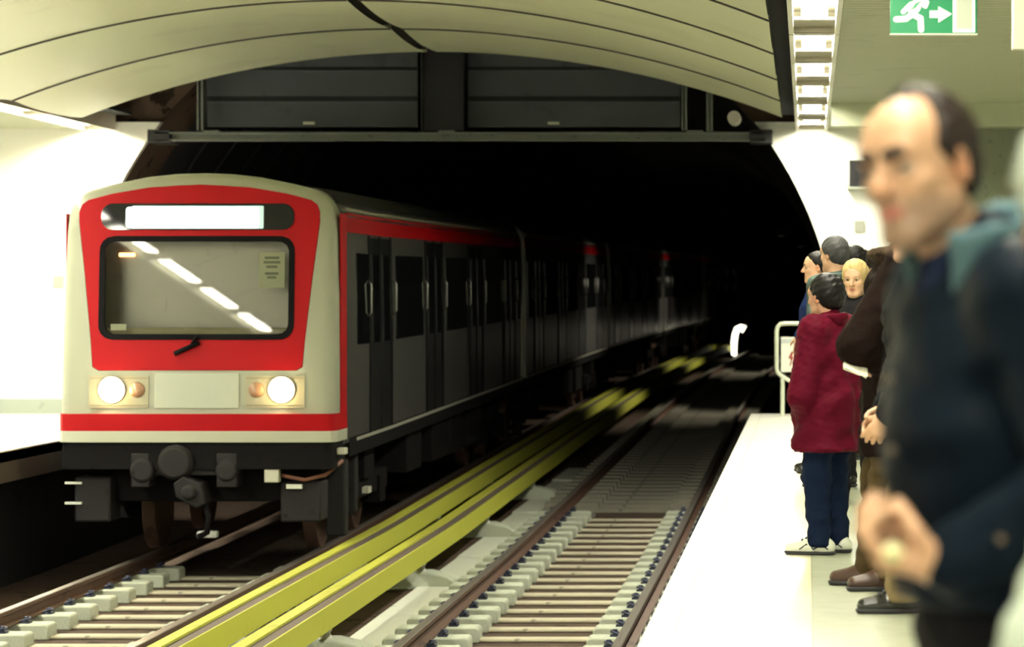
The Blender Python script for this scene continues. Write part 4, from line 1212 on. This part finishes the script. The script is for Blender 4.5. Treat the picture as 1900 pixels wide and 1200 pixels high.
L_brown = mat('dark_brown_shoe_leather', (0.05, 0.022, 0.014), 0.35)
L_white = mat('white_trainer_leather', (0.68, 0.70, 0.60), 0.5)
L_sole = mat('dark_rubber_sole', (0.03, 0.03, 0.035), 0.7)
L_lace = mat('dark_lace', (0.03, 0.035, 0.05), 0.8)
B_brow = mat('dark_brow', (0.022, 0.013, 0.009), 0.8)
B_button = mat('brown_button', (0.10, 0.07, 0.045), 0.4)
DEG = math.radians

# ---- man close to the camera
P = Person('balding man in dark jacket with raised teal collar, looking back towards the camera', (0.285, 4.0, 0), DEG(107), 1.65,
           hs=0.935, head_yaw=DEG(33), head_pitch=DEG(5), head_roll=DEG(7), width=1.0, lean=0.10, head_off=(0, 0.06, -0.028))
P.gaze = 0.0
J = P.J
J['ell'] = P.w2l((0.385, 3.74, 1.075)); J['wrl'] = P.w2l((0.195, 3.77, 0.970))
J['elr'] = P.w2l((0.33, 4.22, 1.06)); J['wrr'] = P.w2l((0.19, 3.98, 0.972))
Ri = rotz(-P.root.rotation_euler[2])
P.hand['l'] = dict(d=Ri @ V(-0.97, -0.02, 0.06), n=Ri @ V(0.05, 0.10, 1), curl=(0.95, 1.25, 0.75), thumb=(0.75, 0.25, 0.75), s=1.12)
P.hand['r'] = dict(d=Ri @ V(-0.80, -0.55, 0.1), n=Ri @ V(-0.1, 0.1, 1), curl=(0.8, 1.1, 0.6), thumb=(0.5, 0.3, 0.3), s=1.08)
P.body(S_man, h=0.0048)
P.brows(B_brow, 1.7)
P.hair(H_brown, 0.006, front=0.055, low=-0.062, thick=0.012, noise=0.002, cut2=((0, 1, 0.42), 0.050))
# thin strands left on the crown
F = Field(); F.ell(P.hp(0, -0.012, 0.037), V(0.060, 0.080, 0.091) * P.hs, P.R, 0.0); F.noise(0.002, 120, 8)
nn = unit(P.R @ V(0, 0.10, -1)); F.cut(nn, float(nn @ P.hp(0, 0.0, 0.113)), 0.004)
F.build('thin_hair', H_brown, P.root, 0.005)
jk = P.jacket(C_navy, 0.009, hem=0.955, puff=0.030, fold=0.007, cuff=0.0, seed=4, bulk=1.0)
P.collar(C_teal, jk, 0.007, r=0.104, height=0.115, flare=0.035, tilt=0.35, gap=0.80, thick=0.009, z=-0.05, back=0.015)
P.trousers(C_black, 0.012, ease=0.02)
P.shoes(L_black, L_sole, 0.010)
F = Field()   # pullover at the neck
F.cone(J['neck'] + V(0, 0.035, -0.06), J['neck'] + V(0, 0.03, 0.012), 0.078, 0.064, 0.02); F.build('pullover', C_shirt, P.root, 0.008)
# placket buttons, cuff button on the jacket
c = J['chest']
for i in range(4):
    q = c + V(-0.03, 0.148 - 0.004 * i, 0.03 - 0.10 * i)
    Field().ell(q, V(0.007, 0.006, 0.007), None, 0).build('button', B_button, jk, 0.003)
w_ = J['wrl']; e_ = J['ell']; q = w_ + (e_ - w_) * 0.32 + Ri @ V(0, -0.060, 0.008)
Field().ell(q, Ri @ V(0, 0, 0) + V(0.007, 0.007, 0.007), None, 0).build('cuff_button', B_button, jk, 0.003)
fgman = P
# what he holds: a short dark rod with a pale round end
rod = thing('small_rod', 'short dark rod with pale round end in the fist of the balding man', 'small object', (0.113, 3.72, 0.992))
M_rod = mat('dark_rod', (0.02, 0.014, 0.02), 0.4); M_knob = mat('pale_yellow_knob', (0.72, 0.68, 0.36), 0.35)
MB().lathe([(0.010, 0.0), (0.0125, 0.005), (0.0125, 0.10), (0.010, 0.105)], (0, 0, 0), 'y', 18).build('shaft', M_rod, rod, smooth=40)
MB().lathe([(0.0, -0.012), (0.009, -0.010), (0.0135, -0.004), (0.0140, 0.003), (0.011, 0.008)], (0, 0, 0), 'y', 18).build('knob', M_knob, rod, smooth=True)

# ---- boy in maroon
P = Person('boy in maroon padded jacket and white trainers standing near the platform edge', (0.105, 14.6, 0), DEG(56), 1.45, hs=1.12, head_yaw=DEG(-8), width=0.90, head_off=(0, 0.0, -0.02))
J = P.J
J['ell'] = P.w2l((-0.032, 14.43, 0.83)); J['wrl'] = P.w2l((0.015, 14.54, 0.70))
J['elr'] = P.w2l((0.24, 14.83, 0.90)); J['wrr'] = P.w2l((0.16, 14.86, 0.70))
P.toe = {'l': 0.45, 'r': 0.1}
P.body(S_boy, 0.0075); P.hair(H_black, 0.007, front=0.07, low=-0.085, thick=0.016)
P.brows(B_brow)
jk = P.jacket(C_maroon, 0.008, hem=0.655, puff=0.034, fold=0.008, seed=3, bulk=1.22, cuff=0.0, flare=0.006)
P.collar(C_maroon, jk, 0.008, r=0.082, height=0.05, flare=0.012, tilt=0.15, gap=0.5, thick=0.012, z=-0.02)
# waistband and cuffs
F = Field(); a = V(0, 0, 0.565)
F.cone(a + V(-0.05, 0, 0), a + V(0.05, 0, 0), 0.152, 0.152, 0.02); F.cut((0, 0, 1), 0.58, 0.004); F.cut((0, 0, -1), -0.535, 0.004); F.noise(0.003, 60, 5)
F.build('waistband', C_maroon, jk, 0.008)
for q in 'lr':
    d = unit(J['el' + q] - J['wr' + q]); Field().cone(J['wr' + q] - d * 0.0, J['wr' + q] + d * 0.03, 0.040, 0.043, 0.004).build('cuff', C_maroon, jk, 0.007)
P.trousers(C_jeans, 0.009, ease=0.020, ank=0.05, fold=0.006); P.shoes(L_white, L_sole, 0.006, size=1.12, high=1.15, laces=L_lace, stripes=L_lace)

# ---- man in a long brown coat
P = Person('man in long dark brown coat with fleece collar and olive trousers, holding a leaflet', (0.430, 12.87, 0), DEG(92), 1.83, hs=1.0, head_pitch=DEG(12), lean=0.0, head_off=(0, -0.075, 0))
J = P.J
J['ell'] = P.w2l((0.225, 12.60, 1.115)); J['wrl'] = P.w2l((0.37, 12.74, 1.02)); J['elr'] = P.w2l((0.34, 13.14, 1.12)); J['wrr'] = P.w2l((0.40, 12.98, 1.0))
Ri = rotz(-P.root.rotation_euler[2])
P.hand['l'] = dict(d=Ri @ V(-0.85, -0.2, -0.42), n=Ri @ V(-0.3, 0.2, 1), curl=(0.9, 1.0, 0.6))
P.hand['r'] = dict(d=Ri @ V(-0.8, -0.3, 0.2), n=Ri @ V(0.1, 0, 1), curl=(0.5, 0.6, 0.4))
J['anr'] += V(0, 0.13, 0); J['anl'] += V(0, 0.06, 0); J['knl'] += V(0, 0.04, 0); J['knr'] += V(0, 0.06, 0)
P.body(S_gen, 0.009); P.hair(H_black, 0.009, front=0.08, low=-0.07); P.brows(B_brow)
jk = P.jacket(C_brown, 0.011, hem=0.585, puff=0.045, fold=0.009, seed=6, cuff=0.0, flare=0.02)
P.collar(C_fleece, jk, 0.010, r=0.105, height=0.055, flare=0.06, tilt=0.2, gap=0.5, thick=0.020, z=-0.03)
P.trousers(C_olive, 0.010, ease=0.028, ank=0.05, fold=0.006); P.shoes(L_brown, L_sole, 0.007)
pp = thing('leaflet', 'folded white leaflet held by the man in the long brown coat', 'leaflet', (0.215, 12.55, 1.0), 0)
MB().loft([[(-0.055, -0.05, 0.012), (-0.055, 0.07, 0.055), (-0.055, 0.07, 0.058), (-0.055, -0.05, 0.015)], [(0.01, -0.055, -0.012), (0.01, 0.07, 0.034), (0.01, 0.07, 0.037), (0.01, -0.055, -0.009)], [(0.055, -0.05, -0.022), (0.055, 0.06, 0.020), (0.055, 0.06, 0.023), (0.055, -0.05, -0.019)]]).build('page', mat('white_paper', (.78, .76, .58), .7), pp)
MB().loft([[(-0.052, -0.053, 0.020), (-0.052, 0.065, 0.066), (-0.052, 0.065, 0.068), (-0.052, -0.053, 0.022)], [(0.012, -0.05, -0.006), (0.012, 0.065, 0.043), (0.012, 0.065, 0.045), (0.012, -0.05, -0.004)], [(0.048, -0.05, -0.030), (0.048, 0.06, 0.032), (0.048, 0.06, 0.034), (0.048, -0.05, -0.028)]]).build('page', bpy.data.materials['white_paper'], pp)

# ---- man in black leather and khaki, hands clasped low
P = Person('person in black leather jacket, khaki trousers and shiny black shoes, hands clasped low in front', (0.475, 11.95, 0), DEG(90), 1.72, hs=1.0, lean=0.0)
J = P.J
J['ell'] = P.w2l((0.47, 11.68, 1.04)); J['wrl'] = P.w2l((0.345, 11.82, 0.835)); J['elr'] = P.w2l((0.44, 12.22, 1.04)); J['wrr'] = P.w2l((0.335, 11.94, 0.86))
Ri = rotz(-P.root.rotation_euler[2])
P.hand['l'] = dict(d=Ri @ V(-0.60, 0.05, -0.75), n=Ri @ V(0.2, 1, 0), curl=(0.5, 0.7, 0.4), s=1.1, thumb=(0.3, 0.3, 0.2), spread=0.12)
P.hand['r'] = dict(d=Ri @ V(-0.55, -0.2, -0.75), n=Ri @ V(0.2, -1, 0), curl=(0.5, 0.7, 0.4), s=1.1)
J['anl'] += V(0, 0.085, 0); J['knl'] += V(0, 0.04, 0); J['anr'] += V(0, -0.04, 0)
P.body(S_gen, 0.0075); P.hair(H_black, 0.009, front=0.07, low=-0.08); P.brows(B_brow)
jk = P.jacket(C_leather, 0.010, hem=0.86, puff=0.035, fold=0.012, seed=8, cuff=0.0)
P.collar(C_leather, jk, 0.010, r=0.09, height=0.05, flare=0.03, tilt=0.2, gap=0.5, thick=0.010, z=-0.02)
P.trousers(C_khaki, 0.010, ease=0.022, ank=0.05, fold=0.005); P.shoes(L_black, L_sole, 0.007, laces=L_lace)
M_metal = mat('pale_metal', (0.55, 0.66, 0.62), 0.2, 0.9)
for q, n_ in (('l', 0.03), ('r', 0.06)):
    d = unit(J['el' + q] - J['wr' + q]); cc = J['wr' + q] + d * 0.012; a = unit(np.cross(d, V(0, 0, 1))); b = np.cross(d, a)
    MB().tube([cc + (a * math.cos(t) + b * math.sin(t)) * 0.034 for t in np.linspace(0, 2 * PI, 20, endpoint=False)], 0.008, 8, closed=True).build('bracelet', M_metal, P.root, smooth=True)

# ---- people farther along
def simple(label, loc, yaw, H, hair, cloth, legs, hy=0, pitch=0, hairkw={}, skin=S_gen, wr=None, hem=0.80, shoes=L_black, puff=0.03, el=None, h=0.013):
    P = Person(label, loc, DEG(yaw), H, head_yaw=DEG(hy), head_pitch=DEG(pitch))
    if wr is not None: P.J['wrl'] = P.w2l(wr)
    if el is not None: P.J['ell'] = P.w2l(el)
    P.body(skin, h * 0.75); P.hair(hair, 0.010, **hairkw); P.brows(B_brow)
    jk = P.jacket(cloth, h, hem=hem, puff=puff)
    P.collar(cloth, jk, 0.012, r=0.085, height=0.04, flare=0.02, thick=0.012, z=-0.02)
    P.trousers(legs, h, ease=0.02); P.shoes(shoes, L_sole, 0.010)
    return P
simple('grey-haired man in grey-green jacket standing just behind the boy, turned away', (0.20, 19.7, 0), 50, 1.75, H_grey, C_greygreen, C_dark, hy=-5, hairkw=dict(front=0.07, low=-0.08, thick=0.014))
P = simple('man in blue jacket seen in profile, watching the train, beside the end gate', (0.085, 21.4, 0), 95, 1.67, H_black, C_blue, C_dark, hy=0, hairkw=dict(front=0.09, low=-0.05), wr=(-0.055, 21.1, 1.05), el=(0.06, 21.1, 1.06))
def bob(F, hp, g, R):
    F.ell(hp(0, -0.035, -0.02), V(0.088, 0.075, 0.095) * g, R, 0.03)
P = Person('blonde woman in dark coat turned towards the camera between boy and brown coat', (0.315, 18.3, 0), DEG(165), 1.56, hs=1.04, head_pitch=DEG(8))
P.body(S_gen, 0.008); P.brows(H_blond, 0.7)
P.hair(H_blond, 0.008, front=0.055, low=-0.30, thick=0.018, extra=bob)
jk = P.jacket(C_dark, 0.013, hem=0.6); P.collar(C_dark, jk, 0.012, r=0.085, height=0.05, flare=0.02, thick=0.012, z=-0.02); P.trousers(C_dark, 0.013); P.shoes(L_black, L_sole, 0.01)
simple('dark-haired person in dark coat, head showing right above the blonde woman', (0.385, 23.2, 0), 70, 1.75, H_black, C_dark, C_dark, hairkw=dict(front=0.05, low=-0.09, thick=0.016))
simple('person with dark brown hair farthest along, beside the man in the brown coat', (0.50, 26.0, 0), 80, 1.77, H_brown, C_dark, C_dark, hairkw=dict(front=0.07, low=-0.08))
simple('black-haired person by the portal wall, mostly hidden by the brown coat collar', (0.64, 28.2, 0), 85, 1.79, H_black, C_greygreen, C_dark, hairkw=dict(front=0.07, low=-0.08))

# ---- white-haired person at the picture's edge
P = Person('white-haired person in pale grey-green coat, cut off by the edge of the view', (0.452, 3.2, 0), DEG(78), 1.53, hs=1.05, head_yaw=DEG(-58), head_pitch=DEG(6), lean=0.10, head_off=(0, 0.055, 0.0))
J = P.J
J['ell'] = P.w2l((0.293, 3.02, 0.94)); J['wrl'] = P.w2l((0.225, 3.08, 0.78))
P.body(S_man, 0.007); P.hair(H_white, 0.008, front=0.05, low=-0.085, thick=0.022)
jk = P.jacket(C_pale, 0.010, hem=0.62, puff=0.045, flare=0.03, fold=0.008)
P.collar(C_pale, jk, 0.010, r=0.09, height=0.05, flare=0.03, thick=0.012, z=-0.03)
P.trousers(C_dark, 0.014); P.shoes(L_black, L_sole, 0.01)

# ------------------------------------------------------------------ exit sign, wall fittings, end gate
YS = 13.0; sS = 5200 / YS
def SX(x): return (x - 1733.5) / sS
def SZ(y): return (62.5 - y) / sS
sx0, sz0 = PX(1733.5, 62.5, YS)
sg = thing('exit_sign', 'green emergency exit sign with white running figure, arrow and door, hung from the ceiling', 'sign', (sx0, YS, sz0))
M_sgreen = mat('green_sign', (0.0, 0.13, 0.045), 0.35); b = M_sgreen.node_tree.nodes['Principled BSDF']
b.inputs['Emission Color'].default_value = (0.0, 0.24, 0.075, 1); b.inputs['Emission Strength'].default_value = 0.28
M_swhite = mat('white_sign_symbol', (0.8, 0.82, 0.72), 0.4); b = M_swhite.node_tree.nodes['Principled BSDF']
b.inputs['Emission Color'].default_value = (0.8, 0.82, 0.70, 1); b.inputs['Emission Strength'].default_value = 0.4
M_sgrey = mat('pale_grey_sign_door', (0.42, 0.46, 0.36), 0.5)
MB().box(SX(1652), SX(1813), 0.0, 0.05, SZ(62.5), SZ(-14)).build('sign_box', M_sgreen, sg, bevel=0.004)
MB().box(SX(1651), SX(1814), -0.002, 0.052, SZ(64.5), SZ(62)).build('lower_rim', mat('sign_rim', (.62, .64, .5), .4), sg)
def stroke(pts, r, name, m=M_swhite, d=-0.004):
    """flat rounded stroke on the sign's face; pixel points"""
    mb = MB()
    for (xa, ya), (xb, yb) in zip(pts[:-1], pts[1:]):
        dx, dy = xb - xa, yb - ya; L = math.hypot(dx, dy) or 1; nx, ny = -dy / L, dx / L
        a0 = math.atan2(ny, nx); P_ = []
        for i in range(9): a = a0 + PI * i / 8; P_.append((xa + r * math.cos(a), ya + r * math.sin(a)))
        for i in range(9): a = a0 + PI + PI * i / 8; P_.append((xb + r * math.cos(a), yb + r * math.sin(a)))
        mb.prism([(SX(x), SZ(y)) for x, y in P_], d, 0.0)
    return mb.build(name, m, sg)
fig = stroke([(1663, 36), (1681, 35), (1692, 27), (1703, 12)], 5.5, 'running_figure')
for pts, r in (([(1692, 26), (1708, 34), (1709, 55)], 5.5), ([(1676, 22), (1690, 8), (1704, 3)], 4.5), ([(1704, 4), (1717, 12), (1720, 4)], 4.0), ([(1712, -5), (1713, -4)], 7.5), ([(1700, 14), (1694, 22)], 8.5)):
    stroke(pts, r, 'running_figure')
for k in range(3):
    stroke([(1690 + 4 * k, 19 - 2 * k), (1700 + 4 * k, 6 - 2 * k)], 0.9, 'figure_hatching', M_sgreen, -0.0055)
mb = MB(); mb.prism([(SX(x), SZ(y)) for x, y in ((1725, 20), (1741, 20), (1741, 12), (1766, 26), (1741, 42), (1741, 33), (1725, 33))], -0.004, 0.0); mb.build('arrow', M_swhite, sg)
MB().box(SX(1768), SX(1809), -0.004, 0.0, SZ(60), SZ(-10)).build('door_symbol', M_swhite, sg)
MB().box(SX(1774), SX(1804), -0.0055, -0.004, SZ(54), SZ(-5)).build('door_leaf', M_sgrey, sg)
for x in (1690, 1776): MB().tube([(SX(x), 0.025, SZ(-14)), (SX(x), 0.025, ZC - sz0 + 0.005)], 0.006, 8).build('hanger_rod', M_steel, sg, smooth=True)
# pale panel at the picture's right-hand corner
x0, z0 = PX(1879, 92, 12.0)
ps = thing('hanging_panel', 'blank pale panel hanging from the ceiling beyond the exit sign', 'sign', (x0, 12.0, z0))
MB().box(0, 0.9, 0, 0.06, 0, 0.32).build('panel', mat('pale_panel', (.62, .62, .48), .5), ps, bevel=0.005)
for x in (0.15, 0.75): MB().tube([(x, 0.03, 0.32), (x, 0.03, ZC - z0 + 0.005)], 0.008, 8).build('hanger_rod', M_steel, ps)
# monitor and little plates on the portal wall
x0, z0 = PX(1571, 352, YEND); x1, z1 = PX(1660, 297, YEND)
mo = thing('wall_monitor', 'dark monitor in a pale frame on the portal wall above the waiting people', 'monitor', (x0, YEND, z0))
MB().box(0, x1 - x0, -0.16, 0.0, 0, z1 - z0).build('frame', mat('pale_monitor_frame', (.42, .45, .38), .5), mo, bevel=0.01)
MB().box(0.03, x1 - x0 - 0.02, -0.165, -0.155, 0.03, z1 - z0 - 0.012).build('screen', M_black, mo)
for px, py, lb in ((1595, 420, 'small grey square plate on the portal wall below the monitor'), (109, 522, 'small grey square plate on the far white wall beside the train')):
    x0, z0 = PX(px, py, YEND)
    tag(MB().box(-0.06, 0.06, -0.02, 0, -0.065, 0.065).build('wall_plate', mat('grey_plate', (.33, .34, .28), .5) if px > 1000 else bpy.data.materials['grey_plate'], loc=(x0, YEND, z0), bevel=0.005), lb, 'wall plate')
# gate at the platform end
YGt = 31.7; sg_ = 5200 / YGt
gx, _ = PX(1440, 600, YGt)
gt = thing('end_gate', 'white tube gate with a red and white warning sign at the platform end', 'gate', (gx, YGt, 0))
def GP(x, y): q = PX(x, y, YGt); return (q[0] - gx, 0, q[1])
path = [GP(1530, 600), GP(1456, 600), GP(1448, 601), GP(1443, 606), GP(1441, 614), GP(1441, 685), GP(1443, 691), GP(1450, 697), GP(1480, 716), GP(1530, 716)]
path = [(p[0], 0, p[2]) for p in path]
MB().tube(path, 0.024, 12).build('frame', mat('white_gate_paint', (.72, .76, .62), .35), gt, smooth=True)
pa, pb = GP(1449, 690), GP(1520, 625)
pl = MB().box(pa[0], pb[0], -0.012, 0.012, pa[2], pb[2]).build('sign_plate', mat('white_plate', (.85, .86, .76), .4), gt, bevel=0.004)
top = MB().box(pa[0], pb[0], -0.014, -0.012, GP(0, 637)[2], GP(0, 628)[2]).build('sign_stripe', mat('pale_blue_grey', (.55, .60, .58), .5), pl)
M_mark = mat('dark_red_mark', (.32, .03, .015), .5)
for pts in (((1464, 664), (1470, 652)), ((1464, 664), (1471, 662)), ((1470, 652), (1468, 668)), ((1471, 662), (1466, 678)), ((1476, 650), (1474, 680))):
    MB().tube([(GP(*p)[0], -0.014, GP(*p)[2]) for p in pts], 0.0075, 6).build('warning_mark', M_mark, pl)
for px in (1452, 1526):
    q = GP(px, 700); MB().tube([(q[0], 0, 0.0), (q[0], 0, q[2] + 0.02)], 0.024, 10).build('post', bpy.data.materials['white_gate_paint'], gt)
